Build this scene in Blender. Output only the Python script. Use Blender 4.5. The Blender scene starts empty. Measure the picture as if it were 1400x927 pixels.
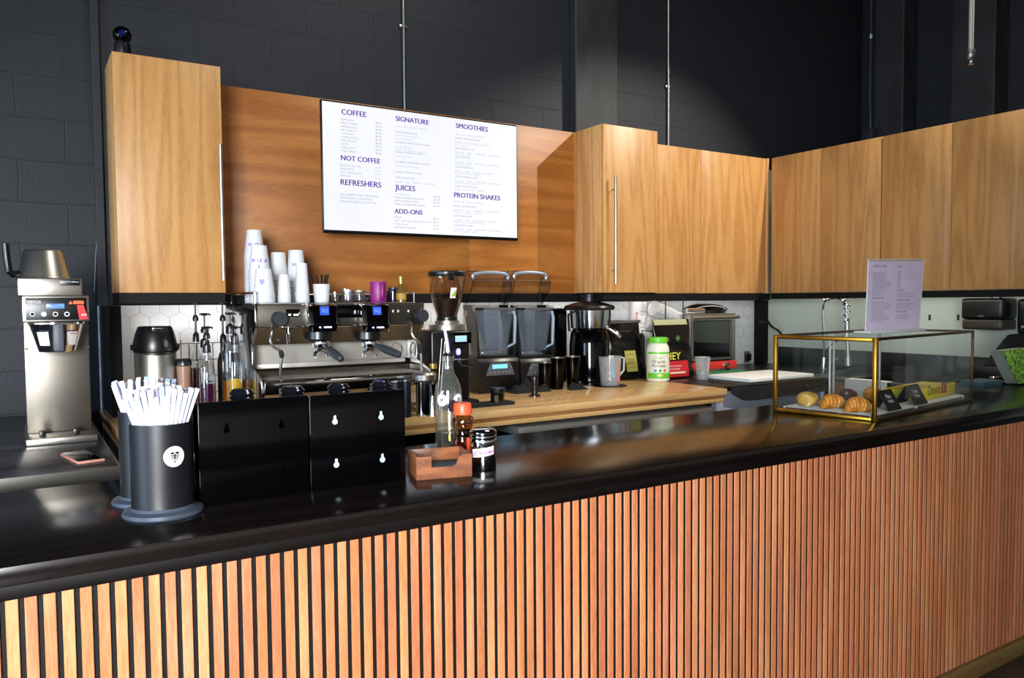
import bpy, bmesh, math, random
from mathutils import Vector, Matrix
random.seed(7)
PI = math.pi
SC = bpy.context.scene
COL = SC.collection

# ------------------------------------------------------------------ camera
FPX, YAW, PITCH, ROLL, EYE = 1071.04, .5626, .0472, -.008, 1.62
_F = Vector((math.sin(YAW)*math.cos(PITCH), math.cos(YAW)*math.cos(PITCH), -math.sin(PITCH)))
_R0 = Vector((math.cos(YAW), -math.sin(YAW), 0))
_U0 = _R0.cross(_F)
_R = math.cos(ROLL)*_R0 + math.sin(ROLL)*_U0
_U = -math.sin(ROLL)*_R0 + math.cos(ROLL)*_U0
CAM = Vector((0, 0, EYE))
cd = bpy.data.cameras.new('camera')
cam = bpy.data.objects.new('camera', cd)
COL.objects.link(cam)
cd.sensor_width = 36
cd.lens = FPX/1400*36
cd.clip_start = .05
cam.matrix_world = Matrix(((_R.x, _U.x, -_F.x, CAM.x), (_R.y, _U.y, -_F.y, CAM.y), (_R.z, _U.z, -_F.z, CAM.z), (0, 0, 0, 1)))
SC.camera = cam

def at(px, py, X=None, Y=None, Z=None):
    """the point of the plane X=, Y= or Z= seen at a place of the photograph"""
    d = _R*((px-700)/FPX) + _U*((463.5-py)/FPX) + _F
    t = X/d.x if X is not None else (Y/d.y if Y is not None else (Z-EYE)/d.z)
    return CAM + d*t
def depth(p): return (Vector(p)-CAM).dot(_F)
def mpp(p): return depth(p)/FPX
def facing(p): return math.atan2(-p[1], -p[0])
def zat(px, py, p): return at(px, py, Y=p[1]).z

# ------------------------------------------------------------------ mesh kit
class MB:
    def __init__(s): s.bm = bmesh.new()
    def _mark(s): s.nv = len(s.bm.verts)
    def _done(s, M):
        s.bm.verts.ensure_lookup_table()
        if M is not None:
            for v in s.bm.verts[s.nv:]: v.co = M @ v.co
        return s
    def box(s, a, b, bev=0, seg=2, M=None):
        t = bmesh.new()
        x0, y0, z0 = [min(a[i], b[i]) for i in range(3)]; x1, y1, z1 = [max(a[i], b[i]) for i in range(3)]
        v = [t.verts.new(p) for p in ((x0,y0,z0),(x1,y0,z0),(x1,y1,z0),(x0,y1,z0),(x0,y0,z1),(x1,y0,z1),(x1,y1,z1),(x0,y1,z1))]
        for f in ((3,2,1,0),(4,5,6,7),(0,1,5,4),(1,2,6,5),(2,3,7,6),(3,0,4,7)): t.faces.new([v[i] for i in f])
        if bev > 0: bmesh.ops.bevel(t, geom=t.edges[:], offset=bev, segments=seg, affect='EDGES', profile=.5)
        return s._merge(t, M)
    def _merge(s, t, M=None):
        t.verts.index_update()
        vs = [s.bm.verts.new(M @ v.co if M is not None else v.co) for v in t.verts]
        for f in t.faces:
            try: s.bm.faces.new([vs[v.index] for v in f.verts])
            except ValueError: pass
        t.free(); return s
    def mesh(s, verts, faces, M=None):
        vs = [s.bm.verts.new(M @ Vector(v) if M is not None else v) for v in verts]
        for f in faces: s.bm.faces.new([vs[i] for i in f])
        return s
    def lathe(s, prof, c=(0,0,0), n=28, M=None, sx=1, sy=1):
        s._mark(); rings = []
        for r, z in prof:
            if r < 1e-6: rings.append([s.bm.verts.new((c[0], c[1], c[2]+z))])
            else: rings.append([s.bm.verts.new((c[0]+sx*r*math.cos(2*PI*i/n), c[1]+sy*r*math.sin(2*PI*i/n), c[2]+z)) for i in range(n)])
        for a, b in zip(rings, rings[1:]):
            for i in range(n):
                j = (i+1) % n
                if len(a) == 1 and len(b) == 1: continue
                if len(a) == 1: s.bm.faces.new((a[0], b[j], b[i]))
                elif len(b) == 1: s.bm.faces.new((a[i], a[j], b[0]))
                else: s.bm.faces.new((a[i], a[j], b[j], b[i]))
        return s._done(M)
    def cyl(s, p, q, r, r2=None, n=20, cap=True):
        p, q = Vector(p), Vector(q); r2 = r if r2 is None else r2
        z = (q-p).normalized(); M = Matrix.Translation(p) @ z.to_track_quat('Z', 'Y').to_matrix().to_4x4(); L = (q-p).length
        pr = [(r, 0), (r2, L)]
        if cap: pr = [(0, 0)] + pr + [(0, L)]
        return s.lathe(pr, n=n, M=M)
    def tube(s, pts, r, n=8, cyclic=False):
        pts = [Vector(p) for p in pts]; rings = []; N = len(pts)
        rr = r if isinstance(r, (list, tuple)) else [r]*N
        up = None
        for i, p in enumerate(pts):
            a = pts[(i-1) % N] if (cyclic or i) else p; b = pts[(i+1) % N] if (cyclic or i < N-1) else p
            t = (b-a).normalized()
            if up is None:
                up = Vector((0,0,1)) if abs(t.z) < .9 else Vector((1,0,0))
            u = (up - t*up.dot(t)).normalized(); up = u; w = t.cross(u)
            rings.append([s.bm.verts.new(p + rr[i]*(u*math.cos(2*PI*k/n)+w*math.sin(2*PI*k/n))) for k in range(n)])
        M = N if cyclic else N-1
        for i in range(M):
            a, b = rings[i], rings[(i+1) % N]
            for k in range(n): s.bm.faces.new((a[k], a[(k+1) % n], b[(k+1) % n], b[k]))
        if not cyclic:
            s.bm.faces.new(rings[0][::-1]); s.bm.faces.new(rings[-1])
        return s
    def prism(s, poly, axis, lo, hi, bev=0, M=None):
        t = bmesh.new()
        P = {'x': lambda u, v, w: (w, u, v), 'y': lambda u, v, w: (u, w, v), 'z': lambda u, v, w: (u, v, w)}[axis]
        a = [t.verts.new(P(u, v, lo)) for u, v in poly]; b = [t.verts.new(P(u, v, hi)) for u, v in poly]; n = len(poly)
        t.faces.new(a); t.faces.new(b[::-1])
        for i in range(n): t.faces.new((a[i], b[i], b[(i+1) % n], a[(i+1) % n]))
        bmesh.ops.recalc_face_normals(t, faces=t.faces[:])
        if bev > 0: bmesh.ops.bevel(t, geom=t.edges[:], offset=bev, segments=2, affect='EDGES', profile=.5)
        return s._merge(t, M)
    def slab(s, pts, th):
        """a plate of thickness th through 3-D outline pts"""
        pts = [Vector(p) for p in pts]; nrm = Vector((0,0,0))
        for i in range(len(pts)): nrm += (pts[i]-pts[0]).cross(pts[(i+1) % len(pts)]-pts[0])
        nrm.normalize(); n = len(pts)
        a = [s.bm.verts.new(p-nrm*th/2) for p in pts]; b = [s.bm.verts.new(p+nrm*th/2) for p in pts]
        s.bm.faces.new(a[::-1]); s.bm.faces.new(b)
        for i in range(n): s.bm.faces.new((a[i], a[(i+1) % n], b[(i+1) % n], b[i]))
        return s
    def sphere(s, c, r, sz=1, n=24, m=14, M=None):
        return s.lathe([(r*math.sin(PI*i/m), -r*sz*math.cos(PI*i/m)) for i in range(m+1)], c=c, n=n, M=M)
    def text(s, st, o, w=None, h=None, ux=(1,0,0), uy=(0,0,1), wmax=None, bold=0):
        vs, fs, W, H = glyphs(st, bold)
        k = w/W if w else h/H
        ky = h/H if h else k
        if w is None and wmax and W*k > wmax: k = wmax/W
        ux, uy, o = Vector(ux).normalized(), Vector(uy).normalized(), Vector(o)
        vv = [s.bm.verts.new(o + ux*(x*k) + uy*(y*ky)) for x, y in vs]
        for f in fs:
            try: s.bm.faces.new([vv[i] for i in f])
            except ValueError: pass
        return s

_G = {}
def glyphs(st, bold=0):
    if (st, bold) in _G: return _G[(st, bold)]
    cu = bpy.data.curves.new('t', 'FONT'); cu.body = st; cu.size = 1; cu.resolution_u = 3; cu.offset = bold
    ob = bpy.data.objects.new('t', cu); COL.objects.link(ob)
    dg = bpy.context.evaluated_depsgraph_get(); ev = ob.evaluated_get(dg); me = ev.to_mesh()
    vs = [(v.co.x, v.co.y) for v in me.vertices]; fs = [tuple(p.vertices) for p in me.polygons]
    ev.to_mesh_clear(); bpy.data.objects.remove(ob); bpy.data.curves.remove(cu)
    x0 = min(v[0] for v in vs); vs = [(x-x0, y) for x, y in vs]
    _G[(st, bold)] = (vs, fs, max(v[0] for v in vs), .7)
    return _G[(st, bold)]

def obj(name, mb, mat, parent=None, loc=None, smooth=35, flip=True):
    bm = mb.bm
    if flip: bmesh.ops.recalc_face_normals(bm, faces=bm.faces[:])
    o0 = Vector((0,0,0))
    pw = None
    if parent is not None:
        pw = Vector(parent['_w']) if '_w' in parent else Vector(parent.location)
        o0 = pw
    elif loc is not None: o0 = Vector(loc)
    elif len(bm.verts):
        xs = [v.co for v in bm.verts]
        o0 = Vector(((min(v.x for v in xs)+max(v.x for v in xs))/2, (min(v.y for v in xs)+max(v.y for v in xs))/2, min(v.z for v in xs)))
    for v in bm.verts: v.co -= o0
    me = bpy.data.meshes.new(name); bm.to_mesh(me); bm.free()
    for p in me.polygons: p.use_smooth = smooth > 0
    if smooth > 0: me.set_sharp_from_angle(angle=math.radians(smooth))
    me.materials.append(mat)
    o = bpy.data.objects.new(name, me); COL.objects.link(o)
    if parent is None: o.location = o0
    else:
        o.parent = parent
        o['_w'] = tuple(pw)
    return o
def tag(o, label, cat, group=None):
    o['label'] = label; o['category'] = cat
    if group: o['group'] = group
    return o
def thing(name, label, cat, loc, group=None):
    o = bpy.data.objects.new(name, None); COL.objects.link(o); o.location = loc; o.empty_display_size = .05
    return tag(o, label, cat, group)
def solo(name, mb, mat, label, cat, group=None, smooth=35): return tag(obj(name, mb, mat, smooth=smooth), label, cat, group)
def struct(name, mb, mat, parent=None, smooth=0):
    o = obj(name, mb, mat, parent, smooth=smooth)
    if parent is None: o['kind'] = 'structure'
    return o
def dup(root, delta, label=None, group=None, rz=None):
    r = root.copy(); COL.objects.link(r); r.location = Vector(root.location)+Vector(delta)
    if rz is not None: r.rotation_euler.z = rz
    if label: r['label'] = label
    if group: r['group'] = group
    for ch in list(root.children):
        c = ch.copy(); COL.objects.link(c); c.parent = r
        for g in list(ch.children):
            d = g.copy(); COL.objects.link(d); d.parent = c
    return r

# ------------------------------------------------------------------ materials
def lin(c):
    if isinstance(c, str): c = [int(c[i:i+2], 16)/255 for i in (0, 2, 4)]
    return tuple((v/12.92 if v <= .04045 else ((v+.055)/1.055)**2.4) for v in c)+(1,)
class NT:
    def __init__(s, name):
        s.m = bpy.data.materials.new(name); s.m.use_nodes = True; s.t = s.m.node_tree; s.b = s.t.nodes['Principled BSDF']; s.out = s.t.nodes['Material Output']
    def n(s, ty, **kw):
        nd = s.t.nodes.new(ty)
        for k, v in kw.items():
            if k.startswith('i_'):
                key = k[2:]
                nd.inputs[int(key) if key.isdigit() else key.replace('_', ' ')].default_value = v
            else: setattr(nd, k, v)
        return nd
    def l(s, a, b): s.t.links.new(a, b)
    def ramp(s, fac, stops):
        r = s.n('ShaderNodeValToRGB'); e = r.color_ramp.elements
        while len(e) < len(stops): e.new(.5)
        for q, (p, c) in zip(e, stops): q.position = p; q.color = c
        s.l(fac, r.inputs[0]); return r.outputs[0]
_M = {}
def mat(name, col, rough=.5, metal=0, var=.06, scale=30, coat=0, spec=.5, bump=0, emit=None, es=1, stretch=(1,1,1)):
    if name in _M: return _M[name]
    T = NT(name); c = lin(col)
    tc = T.n('ShaderNodeTexCoord'); mp = T.n('ShaderNodeMapping'); mp.inputs['Scale'].default_value = stretch
    T.l(tc.outputs['Object'], mp.inputs[0])
    nz = T.n('ShaderNodeTexNoise', i_Scale=scale, i_Detail=4.0); T.l(mp.outputs[0], nz.inputs['Vector'])
    T.l(T.ramp(nz.outputs[0], [(.3, tuple(v*(1-var) for v in c[:3])+(1,)), (.7, tuple(min(1, v*(1+var)) for v in c[:3])+(1,))]), T.b.inputs['Base Color'])
    T.b.inputs['Roughness'].default_value = rough; T.b.inputs['Metallic'].default_value = metal
    T.b.inputs['Coat Weight'].default_value = coat; T.b.inputs['Coat Roughness'].default_value = .06; T.b.inputs['Specular IOR Level'].default_value = spec
    if bump:
        b = T.n('ShaderNodeBump', i_Strength=bump, i_Distance=.002); T.l(nz.outputs[0], b.inputs['Height']); T.l(b.outputs[0], T.b.inputs['Normal'])
    if emit:
        T.b.inputs['Emission Color'].default_value = lin(emit); T.b.inputs['Emission Strength'].default_value = es
    _M[name] = T.m; return T.m
def glass(name, tint=(.97,.98,.98), refl=.9, rough=.02, base=.06, haze=0, hazecol=(.8,.8,.8), k=.75):
    """thin clear pane or vessel wall: clear body, mirror that grows towards the rim"""
    if name in _M: return _M[name]
    T = NT(name); T.t.nodes.remove(T.b)
    tr = T.n('ShaderNodeBsdfTransparent'); tr.inputs[0].default_value = tuple(tint)+(1,)
    gl = T.n('ShaderNodeBsdfGlossy'); gl.inputs['Roughness'].default_value = rough; gl.inputs[0].default_value = (refl,)*3+(1,)
    lw = T.n('ShaderNodeLayerWeight', i_Blend=.25); ma = T.n('ShaderNodeMath', operation='MULTIPLY_ADD'); ma.inputs[1].default_value = k; ma.inputs[2].default_value = base
    T.l(lw.outputs['Facing'], ma.inputs[0])
    pw = T.n('ShaderNodeMath', operation='POWER'); pw.inputs[1].default_value = 1.6; T.l(ma.outputs[0], pw.inputs[0])
    ad = T.n('ShaderNodeMath', operation='ADD'); ad.inputs[1].default_value = base; T.l(pw.outputs[0], ad.inputs[0])
    mx = T.n('ShaderNodeMixShader'); T.l(ad.outputs[0], mx.inputs[0]); T.l(tr.outputs[0], mx.inputs[1]); T.l(gl.outputs[0], mx.inputs[2])
    o = mx.outputs[0]
    if haze:
        df = T.n('ShaderNodeBsdfDiffuse'); df.inputs[0].default_value = tuple(hazecol)+(1,)
        nz = T.n('ShaderNodeTexNoise', i_Scale=40.0); mm = T.n('ShaderNodeMath', operation='MULTIPLY'); mm.inputs[1].default_value = haze*2; T.l(nz.outputs[0], mm.inputs[0])
        m2 = T.n('ShaderNodeMixShader'); T.l(mm.outputs[0], m2.inputs[0]); T.l(o, m2.inputs[1]); T.l(df.outputs[0], m2.inputs[2]); o = m2.outputs[0]
    T.l(o, T.out.inputs[0]); _M[name] = T.m; return T.m
def wood(name, c0, c1, c2, axis='z', scale=1.0, rough=.42, ring=5.0, island=0, coat=0, bump=.15):
    """sawn timber: long streaks along the axis with arched figure, pores as bump"""
    if name in _M: return _M[name]
    T = NT(name); tc = T.n('ShaderNodeTexCoord'); mp = T.n('ShaderNodeMapping')
    st = {'z': (1,1,.09), 'x': (.09,1,1), 'y': (1,.09,1)}[axis]; mp.inputs['Scale'].default_value = tuple(v*scale for v in st)
    src = tc.outputs['Object']
    oi = T.n('ShaderNodeObjectInfo'); gi = T.n('ShaderNodeNewGeometry')
    ad = T.n('ShaderNodeVectorMath', operation='ADD'); sc = T.n('ShaderNodeVectorMath', operation='SCALE'); sc.inputs['Scale'].default_value = 37.0
    cb = T.n('ShaderNodeCombineXYZ'); rnd = gi.outputs['Random Per Island'] if island else oi.outputs['Random']
    for i in range(3): T.l(rnd, cb.inputs[i])
    T.l(cb.outputs[0], sc.inputs[0]); T.l(src, mp.inputs[0]); T.l(mp.outputs[0], ad.inputs[0]); T.l(sc.outputs[0], ad.inputs[1])
    big = T.n('ShaderNodeTexNoise', i_Scale=2.2, i_Detail=2.0, i_Roughness=.4); T.l(ad.outputs[0], big.inputs['Vector'])
    # arched growth rings: contour lines of a slow noise
    mu = T.n('ShaderNodeMath', operation='MULTIPLY'); mu.inputs[1].default_value = ring*9; T.l(big.outputs[0], mu.inputs[0])
    sn = T.n('ShaderNodeMath', operation='SINE'); T.l(mu.outputs[0], sn.inputs[0])
    fine = T.n('ShaderNodeTexNoise', i_Scale=75.0, i_Detail=5.0, i_Roughness=.65); T.l(ad.outputs[0], fine.inputs['Vector'])
    m1 = T.n('ShaderNodeMath', operation='MULTIPLY_ADD'); m1.inputs[1].default_value = .16; m1.inputs[2].default_value = 0; T.l(sn.outputs[0], m1.inputs[0])
    a1 = T.n('ShaderNodeMath', operation='ADD'); T.l(m1.outputs[0], a1.inputs[0]); T.l(fine.outputs[0], a1.inputs[1])
    colr = T.ramp(a1.outputs[0], [(.22, lin(c0)), (.5, lin(c1)), (.78, lin(c2))])
    if island:
        hs = T.n('ShaderNodeHueSaturation'); mr = T.n('ShaderNodeMapRange'); mr.inputs[3].default_value = 1-island; mr.inputs[4].default_value = 1+island
        T.l(gi.outputs['Random Per Island'], mr.inputs[0]); T.l(mr.outputs[0], hs.inputs['Value'])
        m3 = T.n('ShaderNodeMath', operation='MULTIPLY'); m3.inputs[1].default_value = 7.31; T.l(gi.outputs['Random Per Island'], m3.inputs[0])
        fr = T.n('ShaderNodeMath', operation='FRACT'); T.l(m3.outputs[0], fr.inputs[0])
        mr2 = T.n('ShaderNodeMapRange'); mr2.inputs[3].default_value = .493; mr2.inputs[4].default_value = .504; T.l(fr.outputs[0], mr2.inputs[0]); T.l(mr2.outputs[0], hs.inputs['Hue'])
        T.l(colr, hs.inputs['Color']); colr = hs.outputs[0]
    T.l(colr, T.b.inputs['Base Color']); T.b.inputs['Roughness'].default_value = rough; T.b.inputs['Coat Weight'].default_value = coat
    bp = T.n('ShaderNodeBump', i_Strength=bump, i_Distance=.001); T.l(fine.outputs[0], bp.inputs['Height']); T.l(bp.outputs[0], T.b.inputs['Normal'])
    _M[name] = T.m; return T.m
def blocks(name, c, mortar, tint):
    T = NT(name); tc = T.n('ShaderNodeTexCoord'); sp = T.n('ShaderNodeSeparateXYZ'); cb = T.n('ShaderNodeCombineXYZ'); ad = T.n('ShaderNodeMath', operation='ADD')
    T.l(tc.outputs['Object'], sp.inputs[0]); T.l(sp.outputs[0], ad.inputs[0]); T.l(sp.outputs[1], ad.inputs[1]); T.l(ad.outputs[0], cb.inputs[0]); T.l(sp.outputs[2], cb.inputs[1])
    wob = T.n('ShaderNodeTexNoise', i_Scale=3.0, i_Detail=3.0); T.l(tc.outputs['Object'], wob.inputs['Vector'])
    mw = T.n('ShaderNodeMixRGB', blend_type='LINEAR_LIGHT'); mw.inputs[0].default_value = .012; T.l(cb.outputs[0], mw.inputs[1]); T.l(wob.outputs['Color'], mw.inputs[2])
    br = T.n('ShaderNodeTexBrick'); br.inputs['Scale'].default_value = 1; br.inputs['Brick Width'].default_value = .43; br.inputs['Row Height'].default_value = .215
    br.inputs['Mortar Size'].default_value = .005; br.inputs['Mortar Smooth'].default_value = .6; br.inputs['Bias'].default_value = 0
    br.inputs['Color1'].default_value = lin(c); br.inputs['Color2'].default_value = lin(tint); br.inputs['Mortar'].default_value = lin(mortar)
    T.l(mw.outputs[0], br.inputs['Vector'])
    sc = T.n('ShaderNodeTexNoise', i_Scale=5.0, i_Detail=8.0, i_Roughness=.7); T.l(tc.outputs['Object'], sc.inputs['Vector'])
    scr = T.ramp(sc.outputs[0], [(.66, (0,0,0,1)), (.82, (1,1,1,1))])
    mx = T.n('ShaderNodeMixRGB'); mx.inputs[2].default_value = lin('3a3c40'); T.l(br.outputs[0], mx.inputs[1])
    mm = T.n('ShaderNodeMath', operation='MULTIPLY'); mm.inputs[1].default_value = .35; T.l(scr, mm.inputs[0]); T.l(mm.outputs[0], mx.inputs[0])
    T.l(mx.outputs[0], T.b.inputs['Base Color']); T.b.inputs['Roughness'].default_value = .55; T.b.inputs['Specular IOR Level'].default_value = .35
    gr = T.n('ShaderNodeTexNoise', i_Scale=90.0, i_Detail=6.0); T.l(tc.outputs['Object'], gr.inputs['Vector'])
    b1 = T.n('ShaderNodeBump', i_Strength=.35, i_Distance=.004); T.l(gr.outputs[0], b1.inputs['Height'])
    iv = T.n('ShaderNodeMath', operation='SUBTRACT'); iv.inputs[0].default_value = 1; T.l(br.outputs['Fac'], iv.inputs[1])
    b2 = T.n('ShaderNodeBump', i_Strength=.3, i_Distance=.005); T.l(iv.outputs[0], b2.inputs['Height']); T.l(b1.outputs[0], b2.inputs['Normal']); T.l(b2.outputs[0], T.b.inputs['Normal'])
    _M[name] = T.m; return T.m

OAK = wood('oak_veneer', 'a87642', 'ba8950', 'c4955a', 'z', 2.2, ring=6)
OAKH = wood('oak_panel', '8a511d', '9b6027', 'a96f33', 'x', 2.0, ring=5)
OAKE = wood('oak_edge', 'b07c48', 'c8965c', 'd6a870', 'z', 2.2)
CEDAR = wood('cedar_slats', 'a2603a', 'ba744a', 'ca8a5e', 'z', 3.0, ring=3, island=.075, rough=.45)
MAPLE = wood('maple_counter', 'b98c56', 'd0a66c', 'dab47c', 'x', 3.0, rough=.25, ring=3, coat=.2)
WALNUT = wood('walnut_box', '5a3018', '7a4626', '8e5630', 'x', 5.0)
BARTOP = wood('ebonised_bar_top', '0b0807', '0f0b0a', '150f0d', 'x', 3.0, rough=.16, ring=3, coat=0, bump=.05)
BARTOP.node_tree.nodes['Principled BSDF'].inputs['Specular IOR Level'].default_value = .36
BAREDGE = wood('ebonised_bar_edge', '070404', '0b0706', '110b0a', 'x', 4.0, rough=.5, ring=3)
BAREDGE.node_tree.nodes['Principled BSDF'].inputs['Specular IOR Level'].default_value = .1
MSTEEL = mat('machine_steel', 'ccc8c0', .48, .9, var=.06, scale=60, stretch=(14,1,1))
BRICK = blocks('painted_block', '1d2127', '191d22', '1f2329')
CONC = mat('black_concrete', '222529', .6, var=.45, scale=9, bump=.5, stretch=(1,1,.35))
WHITE = mat('white_wall_paint', 'cfd6c6', .6, var=.02)
TILE = mat('white_tile', 'd8dadb', .18, var=.03, scale=6)
GROUT = mat('grout', 'c2c4c4', .9)
BLACK = mat('black_plastic', '0b0b0d', .32, var=.2)
MBLACK = mat('matt_black', '060607', .65, var=.2, spec=.25)
GBLACK = mat('gloss_black_acrylic', '030304', .06, var=.1, spec=.25)
RUBBER = mat('rubber', '0d0e10', .8)
STEEL = mat('brushed_steel', 'b4b0a8', .36, 1, var=.08, scale=60, stretch=(1,1,14))
STEELH = mat('brushed_steel_across', 'b4b0a8', .34, 1, var=.08, scale=60, stretch=(14,1,1))
CHROME = mat('chrome', 'd4d6d8', .08, 1, var=.02)
DSTEEL = mat('dark_steel', '5c5750', .22, 1, var=.1)
TINB = mat('tinted_steel_tumbler', '2a2725', .16, 1, var=.1)
BRASS = mat('brass', 'c08a2e', .3, 1, var=.1)
BRONZE = mat('dark_bronze', '4a3a26', .38, .9, var=.15)
PAPER = mat('white_card', 'd6d6d2', .6, var=.02)
WCUP = mat('white_paper_cup', 'cdd0d4', .5, var=.02)
CLEAR = glass('clear_glass')
PANE = glass('case_glass', (.965,.975,.97), base=.008, k=.42)
SMOKE = glass('smoked_clear_plastic', (.84,.85,.86), base=.03)
JARP = glass('blue_grey_clear_plastic', (.80,.85,.9), base=.09, haze=.05, hazecol=(.5,.56,.62))
PLAST = glass('frosted_plastic', (.85,.86,.86), haze=.22, hazecol=(.75,.76,.76))
def liquid(name, c, rough=.15): return mat(name, c, rough, var=.1, spec=.5)
# ================================================================== the room
WY, PY, ZC, BZ = 4.70, 4.345, 1.066, 1.14         # block wall, panel face, back counter top, bar top
UT, UB = 2.773, 1.677                            # wall units: top, bottom
RX, RWX = 5.225, 5.60                             # right-hand units: door face, wall behind them
FLOORM = mat('dark_floor', '3a342a', .35, var=.15, scale=3)
CX = 7.0
struct('floor', MB().box((-5, -4, -.1), (CX+.2, WY+.2, 0)), FLOORM)
struct('ceiling', MB().box((-5, -4, 5.4), (CX+.2, WY+.2, 5.5)), mat('black_ceiling', '141414', .9))
struct('wall_back', MB().box((-5, WY, 0), (CX, WY+.2, 5.4)), BRICK)
struct('wall_right', MB().box((CX, 0, 0), (CX+.2, WY+.2, 5.4)), BRICK)
struct('wall_partition', MB().box((RWX, 1.2, 0), (RWX+.12, WY, UT-.02)), WHITE)
c0, c1 = at(777, 100, Y=WY).x, at(845, 100, Y=4.61).x
struct('column_back', MB().box((c0, 4.61, UT-.01), (c1, WY, 5.4), .008), CONC)
struct('trim_1', MB().box((at(131, 300, Y=WY).x, WY-.03, 0), (at(143, 300, Y=WY).x, WY, 5.4), .004), mat('dark_trim_paint', '17191d', .6, var=.2))
for i, (a, b) in enumerate(((1195, 1235), (1300, 1360))):
    ya, yb = at(a, 100, X=CX-.22).y, at(b, 100, X=CX-.22).y
    struct('column_right' if i == 0 else 'column_right_front', MB().box((CX-.22, yb, 0), (CX, ya, 5.4), .008), CONC)
# white hexagon tiling behind the counter
g = MB(); g.box((.36, WY-.012, ZC), (RWX, WY, UB-.06)); struct('wall_backsplash', g, GROUT)
t = MB(); R = .058; w = R*math.sqrt(3)
for r in range(0, 8):
    for c in range(0, 54):
        cx = .36+w*(c+.5+(.5 if r % 2 else 0)); cz = ZC+.02+1.5*R*r
        pts = []
        for k in range(6):
            a = PI/6+k*PI/3; pts.append((min(max(cx+(R-.0016)*math.cos(a), .36), RWX), min(max(cz+(R-.0016)*math.sin(a), ZC), UB-.06)))
        ar = sum(p[0]*q[1]-q[0]*p[1] for p, q in zip(pts, pts[1:]+pts[:1]))/2
        if ar < .001: continue
        q = [p for i, p in enumerate(pts) if p != pts[i-1]]
        t.prism(q, 'y', WY-.018, WY-.011)
struct('trim_4', t, TILE)
struct('trim_2', MB().box((at(150, 440, Y=4.3).x, 4.3, ZC), (at(166, 440, Y=4.3).x, WY-.02, UB-.06)), MBLACK)
struct('trim_5', MB().box((at(1036, 440, Y=4.64).x, 4.64, ZC+.001), (RWX, WY-.02, UB-.06)), MBLACK)
# black light rail under the wall units
struct('trim_3', MB().box((.40, PY-.02, UB-.058), (RX+.02, PY+.0, UB-.004)).box((RX+.015, 1.25, UB-.05), (RX+.04, PY-.03, UB-.004)).box((.40, 4.03, UB-.05), (.87, PY-.021, UB-.001)).box((3.26, 4.04, UB-.05), (3.715, PY-.021, UB-.001)), MBLACK)

# ------------------------------------------------------------------ wall units
def bar_handle(parent, x, y, z0, z1, name='handle'):
    h = MB(); h.cyl((x, y-.04, z0), (x, y-.04, z1), .0085, n=16)
    for z in (z0+.09, z1-.09): h.cyl((x, y, z), (x, y-.04, z), .005, n=10)
    return obj(name, h, STEEL, parent)
def wall_unit(label, x0, x1, yf, yb, doors, hx=None, hz=(1.735, 2.35), edge=OAKE):
    r = thing('wall_cabinet', label, 'cabinet', ((x0+x1)/2, yb, UB))
    obj('carcass', MB().box((x0+.001, yf+.021, UB+.001), (x1-.001, yb, UT), .001), edge, r)
    n = doors
    for i in range(n):
        a = x0+(x1-x0)*i/n; b = x0+(x1-x0)*(i+1)/n
        d = obj('door', MB().box((a+.0012, yf, UB), (b-.0012, yf+.02, UT-.002), .0012), OAK, r)
        if hx is not None:
            h = bar_handle(r, hx, yf, *hz); m = h.matrix_world.copy(); h.parent = d
    return r
wall_unit('tall oak wall cabinet with one bar handle below the black dome camera', .398, .871, 4.015, PY, 1, .853, (1.735, 2.39))
wall_unit('oak wall cabinet with one bar handle right of the menu screen', 3.2505, 3.7235, 4.026, PY, 1, 3.322, (1.735, 2.44))
wall_unit('flush pair of oak cupboard doors on the back wall beside the room corner', 3.727, 5.208, PY, WY-.001, 2)
# back panel behind the menu screen
r = thing('oak_back_panel', 'wide horizontal-grain oak panel behind the menu screen', 'panel', (2.06, WY, UB))
obj('panel', MB().box((.8745, PY, UB), (3.7, PY+.03, UT), .001), OAKH, r)
obj('batten', MB().box((.95, PY+.031, UB+.02), (3.2, WY-.002, UT-.02)), OAKE, r)
# right-hand wall units, doors facing the bar
def side_unit(label, ys):
    r = thing('wall_cabinet', label, 'cabinet', (RWX, sum(ys)/len(ys), UB))
    obj('carcass', MB().box((RX+.021, ys[0]+.001, UB+.001), (RWX, ys[-1]-.001, UT), .001), OAKE, r)
    for a, b in zip(ys, ys[1:]):
        obj('door', MB().box((RX, a+.0015, UB), (RX+.02, b-.0015, UT-.002), .0012), OAK, r)
side_unit('two-door oak wall cabinet on the right side nearest the room corner', (3.347, 3.841, 4.306))
side_unit('oak wall cabinet at the right edge above the paper towel dispenser', (1.375, 1.86, 2.343, 2.846, 3.341))
solo('filler_strip', MB().box((5.2095, PY-.013, UB), (5.2245, PY+.018, UT), .001), OAKE, 'narrow pale oak strip closing the corner between the two runs of cupboards', 'filler strip')

# ------------------------------------------------------------------ bar
bx0, bx1 = -1.3, 5.58
r = thing('bar_counter', 'long black-topped bar counter clad in vertical reddish wood slats', 'bar counter', (1.9, 2.06, 0))
m = MB(); m.box((bx0, 1.70, BZ-.038), (bx1, 2.39, BZ), .003); obj('worktop', m, BARTOP, r)
m = MB(); m.box((bx0, 1.712, BZ-.068), (bx1, 2.38, BZ-.0385), .003); obj('underlayer', m, BAREDGE, r)
m = MB(); m.box((bx0, 1.7356, .075), (bx1, 1.80, BZ-.069)); m.box((bx0, 2.33, .075), (bx1, 2.37, BZ-.069)); m.box((bx0, 1.8, .075), (bx0+.04, 2.33, BZ-.069)); m.box((bx1-.04, 1.8, .075), (bx1, 2.33, BZ-.069)); obj('body', m, MBLACK, r)
m = MB(); p = .0308; k = 0; x = bx0
while x < bx1-.03:
    m.box((x, 1.73, .076), (x+.0208, 1.7350, BZ-.0688), .0012, 1); x += p
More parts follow.
